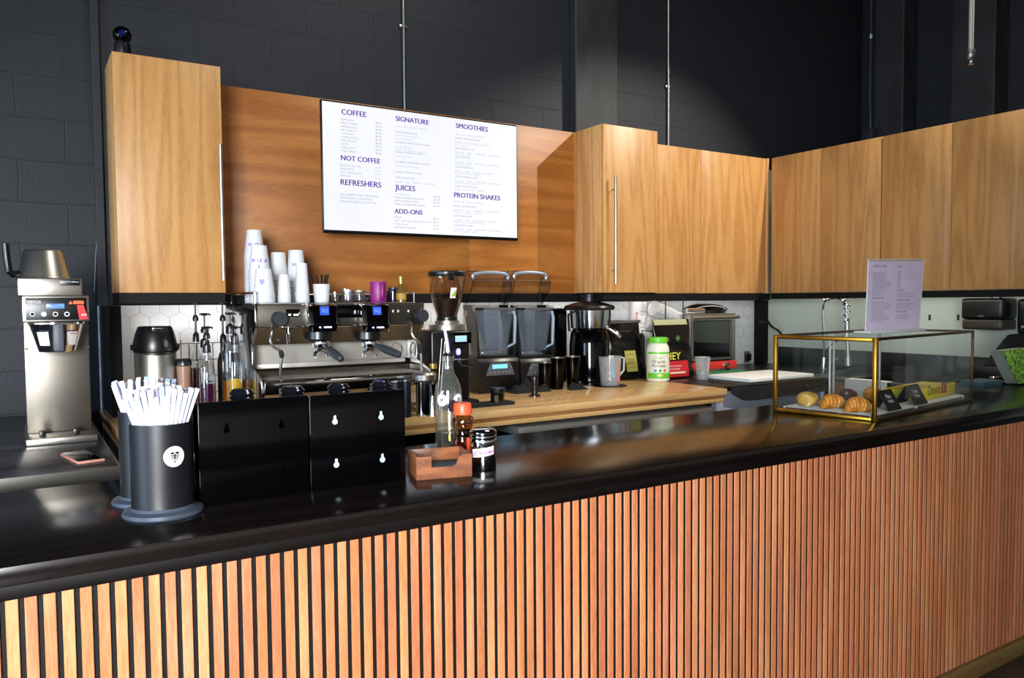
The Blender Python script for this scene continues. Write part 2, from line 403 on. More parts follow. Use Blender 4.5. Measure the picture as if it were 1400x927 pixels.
obj('slat_cladding', m, CEDAR, r)
m = MB(); m.box((bx0, 1.715, 0), (bx1, 2.3, .075), .002); obj('plinth', m, wood('plinth_oak', '6a5230', '806438', '8e7244', 'x', 2), r)

# ------------------------------------------------------------------ back counter
r = thing('back_counter', 'pale maple back counter carrying the coffee machines', 'counter', (2.05, 3.85, 0))
obj('worktop', MB().box((.352, 3.42, ZC-.038), (3.75, WY-.021, ZC), .003), MAPLE, r)
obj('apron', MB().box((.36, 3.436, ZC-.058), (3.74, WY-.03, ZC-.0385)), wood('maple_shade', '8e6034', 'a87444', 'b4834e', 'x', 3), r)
obj('lower_strip', MB().box((.36, 3.424, ZC-.082), (3.72, WY-.03, ZC-.0585), .002), MAPLE, r)
m = MB(); m.box((.37, 4.3, 0), (3.7, 4.4, ZC-.083))
for x in (.37, 1.2, 2.02, 3.66): m.box((x, 3.5, 0), (x+.035, 4.2995, ZC-.083))
obj('base', m, MBLACK, r)
r = thing('undercounter_fridge', 'low stainless worktop fridge in the bay under the maple counter', 'fridge', (2.95, 3.7, 0))
obj('body', MB().box((2.24, 3.47, 0), (3.64, 4.08, .9)), MBLACK, r)
obj('top', MB().box((2.21, 3.44, .915), (3.645, 4.08, .962), .006), MSTEEL, r)
obj('door', MB().box((2.26, 3.45, .1), (2.94, 3.469, .905), .004), STEELH, r); obj('door', MB().box((2.95, 3.45, .1), (3.62, 3.469, .905), .004), STEELH, r)
for i, (a, b, z) in enumerate(((2.30, 2.72, .9623), (2.36, 3.05, .9727))):
    m = MB(); m.box((a, 3.6, z), (b, 3.9, z+.0095), .002)
    solo('wooden_board', m, WALNUT if i else MAPLE, ('pale thin board lying lowest under the counter overhang', 'brown thin board lying on the pale board under the counter overhang')[i], 'board')
# black steel corner worktop with the sink, right of the maple counter
WTOP = mat('dark_worktop', '17181a', .3, var=.2)
r = thing('corner_worktop', 'dark steel corner worktop holding the oven and the sink', 'worktop', (4.9, 3.9, 0))
m = MB(); zt, zu = ZC-.002, ZC-.03; SX = 4.86
for q0, q1 in (((3.756, 3.5, zu), (RWX-.005, WY-.021, zt)), ((SX, 2.55, zu), (RWX-.005, 2.9, zt)), ((SX, 3.38, zu), (RWX-.005, 3.4995, zt)), ((SX, 2.9, zu), (SX+.07, 3.38, zt)), ((RWX-.14, 2.9, zu), (RWX-.005, 3.38, zt))): m.box(q0, q1, .002)
obj('top', m, WTOP, r)
m = MB(); m.box((RWX-.03, 2.55, ZC-.0015), (RWX-.005, 4.54, ZC+.15), .003); obj('upstand', m, WTOP, r)
BGF = mat('blue_grey_front', 'aab2c2', .4)
m = MB(); m.box((3.76, 3.52, .0), (SX-.001, 4.2, ZC-.031)); obj('cupboard', m, BGF, r)
m = MB(); m.box((SX+.01, 2.57, .0), (RWX-.01, 3.5, .82)); m.box((SX+.01, 2.57, .8205), (SX+.03, 3.5, ZC-.032)); obj('sink_cupboard', m, wood('sink_front_oak', '6e5030', '7e5e3a', '8a6a44', 'y', 2), r)
m = MB(); ba, bb = SX+.07, RWX-.14
m.box((ba, 2.9, .84), (bb, 3.38, .85)); m.box((ba, 2.9, .85), (ba+.005, 3.38, ZC-.005)); m.box((bb-.005, 2.9, .85), (bb, 3.38, ZC-.005)); m.box((ba+.005, 2.9, .85), (bb-.005, 2.905, ZC-.005)); m.box((ba+.005, 3.375, .85), (bb-.005, 3.38, ZC-.005)); obj('basin', m, DSTEEL, r)
# black cloth hanging over the front edge
m = MB(); N = 24; vs = []
xa, xb = at(999, 525, Y=3.49).x, 4.82; zl, zr_ = at(1003, 550, Y=3.49).z, at(1048, 543, Y=3.49).z
for i in range(N+1):
    u = i/N; zb_ = zl+(zr_-zl)*u+(.06*(1-u/.14) if u < .14 else 0)
    for j in range(9):
        v = j/8; vs.append((xa+(xb-xa)*u, 3.487-.006*math.sin(u*19+v*2)*v-.004*v, ZC-.001+(zb_-ZC)*v))
f = [(i*9+j, (i+1)*9+j, (i+1)*9+j+1, i*9+j+1) for i in range(N) for j in range(8)]
m.mesh(vs, f); b0 = len(vs); m.mesh([(x, y+.003, z) for x, y, z in vs], [g_[::-1] for g_ in f])
m.box((xa, 3.484, ZC-.0014), (xb, 3.545, ZC+.001))
solo('black_cloth', m, mat('black_cotton', '0d0e11', .95, bump=.6, scale=300), 'black cloth hanging over the front of the corner worktop under the white board', 'cloth', smooth=60)

# stainless table at the left
r = thing('steel_table', 'stainless-edged table with a dark stone top under the tall brewer', 'table', (-.3, 3.5, 0))
STONE = mat('dark_marble', '3a3a40', .2, var=.95, scale=6, stretch=(1,2.5,1))
m = MB(); m.box((-.8, 3.012, 1.03), (.278, 4.66, 1.065), .002); obj('top', m, STONE, r)
m = MB(); m.box((-.8, 3.0, 1.008), (.288, 3.0115, 1.063), .002); m.box((.2785, 3.0, 1.008), (.288, 4.66, 1.062), .002); obj('edge', m, STEELH, r)
for x in (-.75, .24):
    for y in (3.06, 4.6): obj('leg', MB().box((x-.02, y-.02, 0), (x+.02, y+.02, 1.028)), STEEL, r)

# ------------------------------------------------------------------ wall fittings
GALV = mat('galvanised', '9aa09c', .35, 1, var=.1)
def conduit(px, py0, X=None, Y=None, label='', z1=5.4, r_=.011):
    p = at(px, py0, X=X, Y=Y); rt = thing('conduit', label, 'conduit', (p.x, p.y, p.z), None)
    m = MB(); m.cyl((p.x, p.y, p.z), (p.x, p.y, z1), r_, n=12); obj('pipe', m, GALV, rt)
    for z in (p.z+.75, p.z+1.9):
        m = MB(); m.box((p.x-.028, p.y-.002, z), (p.x+.028, p.y+.0145, z+.02), .002); m.lathe([(r_+.001, 0), (r_+.003, .001), (r_+.003, .019), (r_+.001, .02)], c=(p.x, p.y, z), n=12); obj('strap', m, GALV, rt)
    return rt
conduit(554, 200, Y=WY-.014, label='galvanised conduit running up the wall above the menu screen', r_=.0105)
conduit(913.5, 250, Y=WY-.014, label='galvanised conduit running up the wall above the flush cupboards', r_=.0105)
JX = CX-.23; p = at(1190, 182, X=JX)
r = thing('junction_box', 'small dark junction box with thin conduit on the right-hand column', 'junction box', (JX, p.y, p.z))
m = MB(); m.box((JX-.08, p.y-.07, p.z-.09), (JX+.009, p.y+.03, p.z+.03), .006); obj('box', m, CONC, r)
m = MB(); m.tube([(JX-.03, p.y-.02, p.z+.03), (JX-.03, p.y-.02, p.z+.16), (JX-.01, p.y-.0, p.z+.26), (JX-.01, p.y-.0, 5.4)], .014); obj('pipe', m, mat('painted_conduit', '2c2e32', .4), r)
m = MB(); zz = at(1190, 51, X=JX-.01).z; m.cyl((JX-.01, p.y, zz-.02), (JX-.01, p.y, zz+.02), .026); obj('coupling', m, GALV, r)
# sprinkler drop at the upper right
p = at(1327, 88, Y=2.3)
r = thing('sprinkler_drop', 'pale vertical sprinkler pipe hanging at the upper right', 'sprinkler', p)
m = MB(); m.cyl((p.x, p.y, p.z+.07), (p.x, p.y, 5.4), .0125); obj('pipe', m, mat('pale_pipe', 'b4b2aa', .4, .4), r)
m = MB(); m.lathe([(0, .03), (.012, .03), (.017, .04), (.017, .06), (.021, .062), (.021, .078), (.013, .082), (0, .082)], c=p, n=16); obj('fitting', m, GALV, r)
m = MB(); m.lathe([(0, 0), (.015, 0), (.015, .003), (.003, .005), (.004, .02), (.009, .03), (0, .031)], c=p, n=16)
for s in (-1, 1): m.tube([(p.x+s*.009, p.y, p.z+.03), (p.x+s*.012, p.y, p.z+.015), (p.x+s*.004, p.y, p.z+.004)], .002, n=6)
obj('head', m, CHROME, r)
# thin cable on the left wall
m = MB(); m.tube([at(137, 205, Y=WY-.004), at(137, 260, Y=WY-.004), at(134, 310, Y=WY-.004), at(131, 350, Y=WY-.004), at(129, 400, Y=WY-.004)], .003, n=6)
solo('wall_cable', m, mat('grey_cable', '6c7078', .5), 'thin grey cable hanging down the block wall left of the tall cabinet', 'cable')
# dome camera on the left cabinet
p = at(168, 80, Y=4.09); p.z = UT
r = thing('security_camera', 'glossy black ball camera on top of the left tall cabinet', 'camera', p)
m = MB(); m.lathe([(0, .001), (.036, .001), (.038, .01), (.034, .06), (.026, .068), (0, .068)], c=p, n=28); obj('base', m, BLACK, r)
m = MB(); m.sphere((p.x, p.y, p.z+.098), .041); obj('ball', m, GBLACK, r)
m = MB(); m.cyl((p.x-.002, p.y-.036, p.z+.098), (p.x-.004, p.y-.0445, p.z+.098), .014); obj('lens', m, mat('lens', '101a50', .05), r)

# ------------------------------------------------------------------ menu screen
TY = 4.13
a = at(440, 136, Y=TY); b = at(708.5, 171, Y=TY); c = at(440, 320, Y=TY); d = at(706.5, 328, Y=TY)
tx0, tx1, tz1, tz0 = (a.x+c.x)/2, (b.x+d.x)/2, (a.z+b.z)/2, (c.z+d.z)/2
r = thing('menu_screen', 'large flat wall screen showing the white drinks menu', 'screen', ((tx0+tx1)/2, PY, tz0))
obj('housing', MB().box((tx0, TY, tz0), (tx1, TY+.02, tz1), .003).box((tx0+.15, TY+.0205, tz0+.12), (tx1-.15, TY+.055, tz1-.12), .01), BLACK, r)
obj('bracket', MB().box((tx0+.45, TY+.056, tz0+.25), (tx1-.45, PY-.0002, tz1-.25), .004), DSTEEL, r)
obj('bezel', MB().box((tx0+.004, TY-.002, tz0+.002), (tx1-.004, TY-.0003, tz0+.018)), GBLACK, r); obj('bezel', MB().box((tx0+.004, TY-.002, tz1-.008), (tx1-.004, TY-.0003, tz1-.002)), GBLACK, r)
SCRM = NT('screen_glow'); SCRM.b.inputs['Base Color'].default_value = (.02,.02,.02,1); SCRM.b.inputs['Roughness'].default_value = .3
tcn = SCRM.n('ShaderNodeTexCoord'); nzn = SCRM.n('ShaderNodeTexNoise', i_Scale=1.5); SCRM.l(tcn.outputs['Object'], nzn.inputs['Vector'])
SCRM.l(SCRM.ramp(nzn.outputs[0], [(.3, lin('f2f4ff')), (.7, lin('fbfdff'))]), SCRM.b.inputs['Emission Color']); SCRM.b.inputs['Emission Strength'].default_value = 1.0
obj('display', MB().box((tx0+.007, TY-.0016, tz0+.0185), (tx1-.007, TY-.0004, tz1-.0085)), SCRM.m, r)
def c7(x, y): return at(430+x/4.214, 120+y/4.214, Y=TY-.003)
def ink(name, c, es=1.0):
    T = NT(name); T.b.inputs['Base Color'].default_value = (0,0,0,1); T.b.inputs['Specular IOR Level'].default_value = 0
    T.b.inputs['Emission Color'].default_value = lin(c); T.b.inputs['Emission Strength'].default_value = es
    return T.m
INKH, INKS, INKP = ink('menu_heading_glow', '5f2ca6'), ink('menu_line_glow', 'a9a6c6'), ink('menu_faint_glow', 'cfd0e2')
heads = MB()
for s, x0, y0, x1 in (('COFFEE',155,152,297), ('SIGNATURE',467,190,657), ('SMOOTHIES',814,231,997), ('NOT COFFEE',152,416,377), ('REFRESHERS',150,558,382), ('JUICES',464,588,579), ('ADD-ONS',461,723,621), ('PROTEIN SHAKES',804,630,1068)):
    p0 = c7(x0, y0); k = c7(x1, y0).x-p0.x; [heads.text(s, p0+Vector((d_, -.0002*i_, 0)), w=k) for i_, d_ in enumerate((0, .0011, .0022))]
obj('menu_headings', heads, INKH, r, smooth=0)
L1, L2 = MB(), MB()
def line(mb, s, x0, y0, x1):
    p0 = c7(x0, y0); mb.text(s, p0, w=c7(x1, y0).x-p0.x, h=.0105)
for i, (s, x1) in enumerate((('ESPRESSO',230),('DRIP COFFEE',250),('AMERICANO',243),('MACCHIATO',242),('CORTADO',224),('CAPPUCCINO',250),('FLAT WHITE',240),('LATTE',195),('ICED LATTE',234),('COLD BREW',240))):
    line(L1, s, 153, 186+i*20.2, x1); line(L1, '$4.00' if i % 3 == 0 else ('$4.25' if i % 3 == 1 else '$4.50'), 352, 207+i*19.5, 387)
for i, (s, x1) in enumerate((('BLACK ICED TEA',266),('CHAI LATTE',230),('HOT CHOCOLATE',270),('MATCHA',210))):
    line(L1, s, 149, 450+i*20, x1); line(L2, '$4.50', 350, 465+i*20, 382)
for i, (s, x1) in enumerate((('BLACKBERRY MINT LEMONADE',370),('STRAWBERRY LEMONADE',335),('ORANGE HIBISCUS ICED TEA',355))): line(L1, s, 149, 618+i*20, x1)
for y, x1, m_ in ((225,650,0),(258,590,1),(277,605,0),(297,560,0),(317,660,1),(345,560,0),(362,640,0),(374,620,1),(398,560,0),(430,660,1),(455,600,0),(488,620,1),(520,575,1),(545,690,0)):
    line(L1 if m_ else L2, 'IIIII III IIIIII IIIIIII' if not m_ else 'HHIIH HIHIHHI HHIII', 466, y, x1)
for i, x1 in enumerate((550, 630, 600, 635)): line(L1 if i else L2, 'HIIH HHIIHII IHHI', 461, 617+i*19, x1); line(L1, '$7.00', 686, 632+i*18, 722)
for i, (s, x1) in enumerate((('SYRUP',500),('OAT, ALMOND, COCONUT MILK',675),('CHIA, FLAX',540),('PROTEIN POWDER',583))): line(L1, s, 460, 750+i*19.5, x1); line(L1, ('$0.75','$0.95','$1.00','$2.00')[i], 684, 760+i*19, 716)
for y, x1, m_ in ((272,980,0),(293,952,1),(318,1005,0),(335,890,0),(352,920,1),(375,1070,0),(388,900,0),(402,895,1),(432,1060,0),(445,900,0),(460,915,1),(484,1030,0),(497,960,0),(515,938,1),(540,1075,0),(552,930,0),(570,938,1),(588,980,0),(660,970,0),(685,932,1),(708,1060,0),(722,960,0),(742,905,1),(766,1045,0),(778,980,0),(796,910,1),(818,1075,0),(832,940,0)):
    line(L1 if m_ else L2, 'IIIII III IIIIII IIIIIII' if not m_ else 'HHIIH HIHIHHI HHIII', 810 if y < 600 else 804, y, x1)
obj('menu_lines', L1, INKS, r, smooth=0); obj('menu_faint_lines', L2, INKP, r, smooth=0)
# ================================================================== left side: brewer
def c6(x, y, Y): return at(x/6.179, 330+y/6.18, Y=Y)
BXL, BXR = .010, .248
TT = 1.0655                                                     # steel table top
r = thing('coffee_brewer', 'tall stainless drip coffee brewer on the stone-topped table at the left', 'coffee brewer', (.13, 3.8, TT))
obj('base_plate', MB().box((.012, 3.60, TT), (.262, 4.1, TT+.028), .004), STEELH, r)
m = MB()
m.box((.018, 3.76, TT+.0285), (.252, 4.08, c6(450, 680, 3.56).z-.001), .004); obj('column', m, mat('brewer_steel', '77726a', .4, 1, var=.08, scale=60, stretch=(1,1,14)), r)
za, zb = c6(450, 460, 3.56).z, c6(450, 680, 3.56).z            # control head
xa, xb = c6(185, 560, 3.56).x, c6(752, 560, 3.56).x
hd = obj('control_head', MB().box((xa, 3.56, zb), (xb, 4.08, za), .004), STEELH, r)
pn = obj('control_panel', MB().box((xa+.012, 3.556, zb+.008), (xb-.008, 3.5595, za-.008), .002), BLACK, r)
def pt(x, y): return c6(x, y, 3.5555)
m = MB(); q = pt(225, 522); m.text('FETCO', pt(245, 522), w=pt(345, 520).x-pt(245, 520).x, bold=.02); m.prism([(pt(222,505).x, pt(222,502).z), (pt(242,505).x, pt(242,502).z), (pt(232,520).x, pt(232,520).z)], 'y', 3.5548, 3.5555); obj('lettering', m, PAPER, pn)
m = MB(); a = pt(390, 568); b = pt(543, 527); m.box((a.x, 3.554, a.z), (b.x, 3.5558, b.z), .0005); obj('display', m, mat('blue_lcd', '5f86b8', .3, emit='5a86c0', es=.5), pn)
m = MB(); m.text('READY', (a.x+.015, 3.5535, a.z+.011), h=.006); m.text('PRESS TO BREW', (a.x+.006, 3.5535, a.z+.003), h=.005, wmax=.055); obj('display_text', m, mat('lcd_ink', '20304a'), pn, smooth=0)
for x, bl in ((273, 0), (370, 1), (468, 0), (565, 1)):
    q = pt(x, 615); m = MB(); m.cyl((q.x, 3.5555, q.z), (q.x, 3.552, q.z), .0092, n=24); bt = obj('button', m, PAPER if not bl else mat('lit_button', 'dfe6ff', .4, emit='9fb4ff', es=.6), pn)
    m = MB(); m.cyl((q.x, 3.5519, q.z), (q.x, 3.5512, q.z), .0062, n=20); obj('button_symbol', m, MBLACK if x != 370 else mat('pale_blue', 'b9c6ee'), bt)
ORG = mat('orange_print', 'e8622a', .5)
m = MB(); m.prism([(pt(578,530).x, pt(578,530).z), (pt(614,530).x, pt(614,530).z), (pt(596,500).x, pt(596,500).z)], 'y', 3.5545, 3.5556); a = pt(618, 530); b = pt(706, 502); m.box((a.x, 3.5545, a.z), (b.x, 3.5556, b.z)); wl = obj('warning_label', m, ORG, pn)
m = MB(); m.text('WARNING', (a.x+.002, 3.5542, a.z+.003), w=b.x-a.x-.004, h=.006); obj('warning_text', m, mat('dark_orange', '6a2410'), wl, smooth=0)
RED = mat('red_tag', 'd8201c', .45)
m = MB(); m.slab([pt(648, 540)+Vector((0,-.012,0)), pt(700, 537)+Vector((0,-.03,0)), pt(742, 655)+Vector((0,-.03,0)), pt(672, 660)+Vector((0,-.012,0))], .003); tg = obj('red_tag', m, RED, r)
m = MB(); a = pt(684, 628); m.text('HOT', (a.x, 3.521, a.z), w=.02, h=.008, bold=.02); obj('tag_text', m, PAPER, tg, smooth=0)
z2, z3 = c6(400, 462, 3.62).z, c6(400, 312, 3.62).z
obj('upper_box', MB().box((c6(148,400,3.62).x, 3.62, za+.0005), (c6(694,400,3.62).x, 4.07, z3), .004), STEELH, r)
a = c6(505, 372, 3.62); b = c6(674, 322, 3.62); pl = obj('name_plate', MB().box((a.x, 3.6165, a.z), (b.x, 3.6195, b.z), .0008), BLACK, r)
m = MB(); m.text('EXTRACTOR BREWING', (a.x+.004, 3.616, a.z+.012), w=b.x-a.x-.008, h=.005); obj('plate_text', m, PAPER, pl, smooth=0)
cx = (BXL+BXR)/2+.004
m = MB(); m.lathe([(.066, 0), (.068, .003), (.096, .108), (.1, .112), (.1, .118), (.092, .118), (.063, .006), (0, .004)], c=(cx, 3.675, zb-.122), n=40); fb = obj('brew_basket', m, CHROME, r)
m = MB(); m.box((cx-.018, 3.55, zb-.118), (cx+.02, 3.6, zb-.006), .01); obj('basket_handle', m, mat('grey_handle', '4b4f58', .5), fb)
for sx, cc, t1 in ((-1, 'e8d23a', 'CAUTION'), (1, 'd84030', 'WARNING')):
    m = MB(); rr = .0885
    for k in range(6):
        a0 = -PI/2+sx*(.36+k*.085); a1 = a0+sx*.085
        m.slab([(cx+(rr+.003-.012)*math.cos(a0), 3.675+(rr+.003-.012)*math.sin(a0), zb-.095), (cx+(rr-.009)*math.cos(a1), 3.675+(rr-.009)*math.sin(a1), zb-.095), (cx+(rr+.0045)*math.cos(a1), 3.675+(rr+.0045)*math.sin(a1), zb-.04), (cx+(rr+.0045)*math.cos(a0), 3.675+(rr+.0045)*math.sin(a0), zb-.04)], .001)
    sk = obj('sticker', m, PAPER, fb)
    m = MB(); am = -PI/2+sx*.62; u = Vector((-math.sin(am), math.cos(am), 0)); o0 = Vector((cx+(rr+.006)*math.cos(am), 3.675+(rr+.006)*math.sin(am), 0))
    m.text(t1, o0-u*.016+Vector((0,0,zb-.052)), w=.032, h=.007, ux=u); obj('sticker_heading', m, mat('sticker_'+cc, cc), sk, smooth=0)
for x in (.07, .19): obj('foot_stop', MB().box((x-.012, 3.66, TT+.0285), (x+.012, 3.70, TT+.05), .004), BLACK, r)
for x, y in ((.022, .52), (.245, .5)):
    m = MB(); z = c6(160, 910, 3.76).z; m.cyl((x+.004, 3.7605, z), (x+.004, 3.755, z), .005, n=10); obj('screw', m, CHROME, r)
# spare basket upside-down on top
p = Vector((c6(365, 300, 3.78).x, 3.80, z3+.0005))
r = thing('brew_basket', 'conical stainless brew basket turned upside down on top of the brewer', 'brew basket', p)
m = MB(); m.lathe([(.098, 0), (.1, .004), (.096, .01), (.073, .112), (.066, .12), (0, .121)], c=p, n=40); obj('shell', m, STEEL, r)
m = MB(); m.tube([p+Vector((-.08,-.03,.022)), p+Vector((-.105,-.05,.018)), p+Vector((-.118,-.06,.03)), p+Vector((-.124,-.06,.08)), p+Vector((-.127,-.06,.14))], .0135, n=12); obj('handle', m, BLACK, r)
# phone on the table
q = [at(x, y, Z=TT) for x, y in ((84.5, 624), (116, 618.5), (141, 629), (108.5, 637.5))]
ctr = sum(q, Vector())/4; u = ((q[2]-q[1])+(q[3]-q[0])).normalized(); v = Vector((-u.y, u.x, 0)); L = ((q[2]-q[1]).length+(q[3]-q[0]).length)/4; Wd = ((q[1]-q[0]).length+(q[2]-q[3]).length)/4
Wd, L = (min(Wd, .045), L) if Wd < L else (Wd, min(L, .045))
Mx = Matrix(((u.x, v.x, 0, ctr.x), (u.y, v.y, 0, ctr.y), (0, 0, 1, TT), (0, 0, 0, 1)))
r = thing('mobile_phone', 'phone in a pink case lying on the stone table top', 'phone', ctr)
obj('case', MB().box((-L, -Wd, .0002), (L, Wd, .0105), .004, M=Mx), mat('pink_case', 'd0917c', .5), r); obj('screen', MB().box((-L+.005, -Wd+.005, .0107), (L-.005, Wd-.005, .0115), .0003, M=Mx), GBLACK, r)
# pale tube end at the left edge of the frame
p = at(-4, 440, Y=2.6); m = MB(); m.cyl(p+Vector((-.03,0,-.03)), at(7, 430, Y=2.6), .011, .013, n=16)
m.cyl(p+Vector((-.03,0,-.03)), (p.x-.03, p.y, BZ+.0), .012, n=12); 
m.bm.free()

# ================================================================== things on the bar
def paint_crest(mb, o, ux, uy, R_):
    """round crest: ring of feathers round an eagle-like shield"""
    o, ux, uy = Vector(o), Vector(ux), Vector(uy)
    P = lambda x, y: o+ux*(x*R_)+uy*(y*R_)
    def poly(pts):
        vs = [mb.bm.verts.new(P(*q)) for q in pts]; mb.bm.faces.new(vs)
    for s in (-1, 1):
        for k in range(4):
            y = .42-k*.24; poly([(s*.12, y), (s*.5, y+.12), (s*(.55-k*.06), y-.03), (s*.14, y-.12)])
        poly([(s*.06, .55), (s*.42, .62), (s*.5, .5), (s*.1, .4)])
    poly([(-.1, .3), (.1, .3), (.08, -.2), (0, -.55), (-.08, -.2)]); poly([(-.25, -.5), (0, -.62), (.25, -.5), (0, -.82)])
INK = mat('black_ink', '101016', .6); BLUEINK = mat('blue_ink', '2a3a7a', .5)
def curved_disc(mb, c, R_, ang, z, rad, elev=.0006, n=32, crest=None):
    """round label laid on a cylinder of radius R_ about c at angle ang"""
    def S(u, v): a = ang+u/R_; return Vector((c[0]+(R_+elev)*math.cos(a), c[1]+(R_+elev)*math.sin(a), z+v))
    rings = []
    for j in range(1, 4):
        rings.append([mb.bm.verts.new(S(rad*j/3*math.cos(2*PI*i/n), rad*j/3*math.sin(2*PI*i/n))) for i in range(n)])
    mb.bm.faces.new(rings[0])
    for a, b in zip(rings, rings[1:]):
        for i in range(n): mb.bm.faces.new((a[i], b[i], b[(i+1) % n], a[(i+1) % n]))
CANM = mat('satin_black_metal', '14161a', .42, .3, var=.1)
RINGM = mat('grey_base_ring', '434d5a', .4, .3)
STRAWM = [mat('white_straw_wrap', 'dcdfe8', .6), mat('bluish_straw_wrap', 'b4c6e4', .6), mat('pinkish_straw_wrap', 'd6c8d0', .6)]
def straw_can(px, py, rad, h, label, crest_ang, seed, n, group):
    p = at(px, py, Z=BZ); p.z = BZ
    r = thing('straw_holder', label, 'straw holder', p)
    m = MB(); m.lathe([(rad-.003, .006), (rad, .008), (rad, h), (rad-.003, h), (rad-.003, .01), (0, .01)], c=p, n=48); obj('can', m, CANM, r)
    m = MB(); m.lathe([(0, 0), (rad+.018, 0), (rad+.021, .004), (rad+.018, .011), (rad+.004, .016), (rad+.0005, .022), (rad+.0005, .0055), (0, .0055)], c=p, n=48); obj('base_ring', m, RINGM, r)
    if crest_ang is not None:
        m = MB(); curved_disc(m, p, rad, crest_ang, BZ+h*.66, .0235); lb = obj('round_sticker', m, PAPER, r)
        m = MB(); a = crest_ang; nrm = Vector((math.cos(a), math.sin(a), 0)); paint_crest(m, p+nrm*(rad+.0022)+Vector((0,0,h*.66)), (-math.sin(a), math.cos(a), 0), (0,0,1), .0175); obj('crest', m, INK, lb, smooth=0, flip=False)
    rnd = random.Random(seed)
    tilt = rnd.random()
    for k in range(n):
        # fan of straws standing in the can: feet crossing on the floor, tops leaning out over the rim
        t = (k+.5)/n; fx = -1+2*t
        row = (k % 5-2)/2
        lim = rad-.008; rim = Vector((fx*lim*.97, row*lim*.62*math.sqrt(max(0, 1-fx*fx*.93)), h))
        foot = Vector((-fx*.012+rnd.uniform(-.004,.004), -row*.015, .012)); e_ = h+.072+rnd.uniform(-.010,.012)-abs(fx)**3*.012
        top = p+foot.lerp(rim, (e_-.012)/(h-.012)); foot = p+foot
        d = (top-foot).normalized(); w = Vector((1,0,0)); s_ = rnd.uniform(-.6,.6); w = (Vector((math.cos(s_), math.sin(s_), 0)) - d*d.dot(Vector((math.cos(s_), math.sin(s_), 0)))).normalized(); nn = d.cross(w)
        m = MB(); hw, ht = .0048, .0024; vs = []
        for q, kx in ((foot, .8), (foot+(top-foot)*.94, 1), (top, 1.12)):
            th = ht if q is not top else .0006
            vs += [q-w*hw*kx-nn*th, q+w*hw*kx-nn*th, q+w*hw*kx+nn*th, q-w*hw*kx+nn*th]
        f = [(3,2,1,0), (8,9,10,11)]
        for b in (0, 4):
            for i in range(4): j = (i+1) % 4; f.append((b+i, b+j, b+4+j, b+4+i))
        m.mesh(vs, f)
        solo('wrapped_straw', m, STRAWM[(k*7+seed) % 3], group[0], 'straw', group[1])
straw_can(224, 701, .0675, .212, 'black straw holder with a round crest sticker, in front of its twin', -PI/2+.24, 3, 64, ('paper-wrapped straw standing in the crested front holder', 'straws in the front holder'))
straw_can(203.5, 685, .062, .225, 'black straw holder half hidden behind the crested one', None, 5, 44, ('paper-wrapped straw standing in the hidden rear holder', 'straws in the rear holder'))

# black acrylic organisers seen from the back
def organiser(pxa, pya, pxb, pyb, ptop, label, hole_mat, holes, y):
    a, b = at(pxa, pya, Z=BZ), at(pxb, pyb, Z=BZ)
    y0 = y; x0 = at(pxa, pya, Y=y0).x; x1 = at(pxb, pyb, Y=y0).x; z1 = at((pxa+pxb)/2, ptop, Y=y0).z
    r = thing('lid_organiser', label, 'organiser', ((x0+x1)/2, y0+.12, BZ))
    dp = .24
    obj('back_panel', MB().box((x0, y0, BZ), (x1, y0+.005, z1), .001), GBLACK, r)
    m = MB(); m.box((x0, y0+.0052, BZ), (x0+.005, y0+dp, z1-.004), .001); obj('side_panel', m, GBLACK, r); m = MB(); m.box((x1-.005, y0+.0052, BZ), (x1, y0+dp, z1-.004), .001); obj('side_panel', m, GBLACK, r)
    obj('divider', MB().box(((x0+x1)/2-.0025, y0+.0055, BZ+.0055), ((x0+x1)/2+.0025, y0+dp, z1-.03), .001), GBLACK, r)
    obj('floor_plate', MB().box((x0+.0055, y0+.0055, BZ), (x1-.0055, y0+dp, BZ+.005)), GBLACK, r)
    for hx, hz in holes:
        q = at(hx, hz, Y=y0-.0006); m = MB(); s = .0075
        pts = [(s*math.cos(t_), s*math.sin(t_)) for t_ in [math.radians(v) for v in range(120, 421, 20)]] + [(.0035, .013), (.0025, .0165), (-.0025, .0165), (-.0035, .013)]
        m.prism([(q.x+u, q.z+v-.004) for u, v in pts], 'y', y0-.0008, y0-.0001); obj('keyhole', m, hole_mat, r)
    return x0, x1, y0, z1
KP = mat('pale_keyhole', '9fb2bc', .5); KD = mat('dark_keyhole', '020203', .9, spec=0)
oa = organiser(274, 690, 423, 674, 545.5, 'gloss black acrylic lid organiser nearest the straw holders', KD, ((310, 586), (385, 580), (387, 643)), 1.95)
ob_ = organiser(426, 673, 555, 656, 536.5, 'gloss black acrylic lid organiser with four pale keyholes', KP, ((458, 574.5), (521, 568.5), (460, 633.5), (523, 626.5)), 1.945)
LID = mat('clear_black_lid', '101018', .12, spec=.7)
for k, (px, wd, o_, dy) in enumerate(((331, 30, oa, .12), (400, 29, oa, .11), (463, 27, ob_, .12), (521, 24, ob_, .12))):
    for j in range(3):
        q = at(px, 540, Y=o_[2]+dy); rad = wd/2*mpp(q); zt = o_[3]+.013-j*.011
        m = MB(); m.lathe([(rad*1.12, -.012), (rad*1.14, -.009), (rad*1.02, -.006), (rad*.9, -.001), (rad*.8, .001), (0, .001)], c=(q.x, q.y, zt), n=28)
        solo('cup_lid', m, LID, 'dark plastic cup lid poking out of the top of an organiser', 'cup lid', 'lids in the organisers')
        
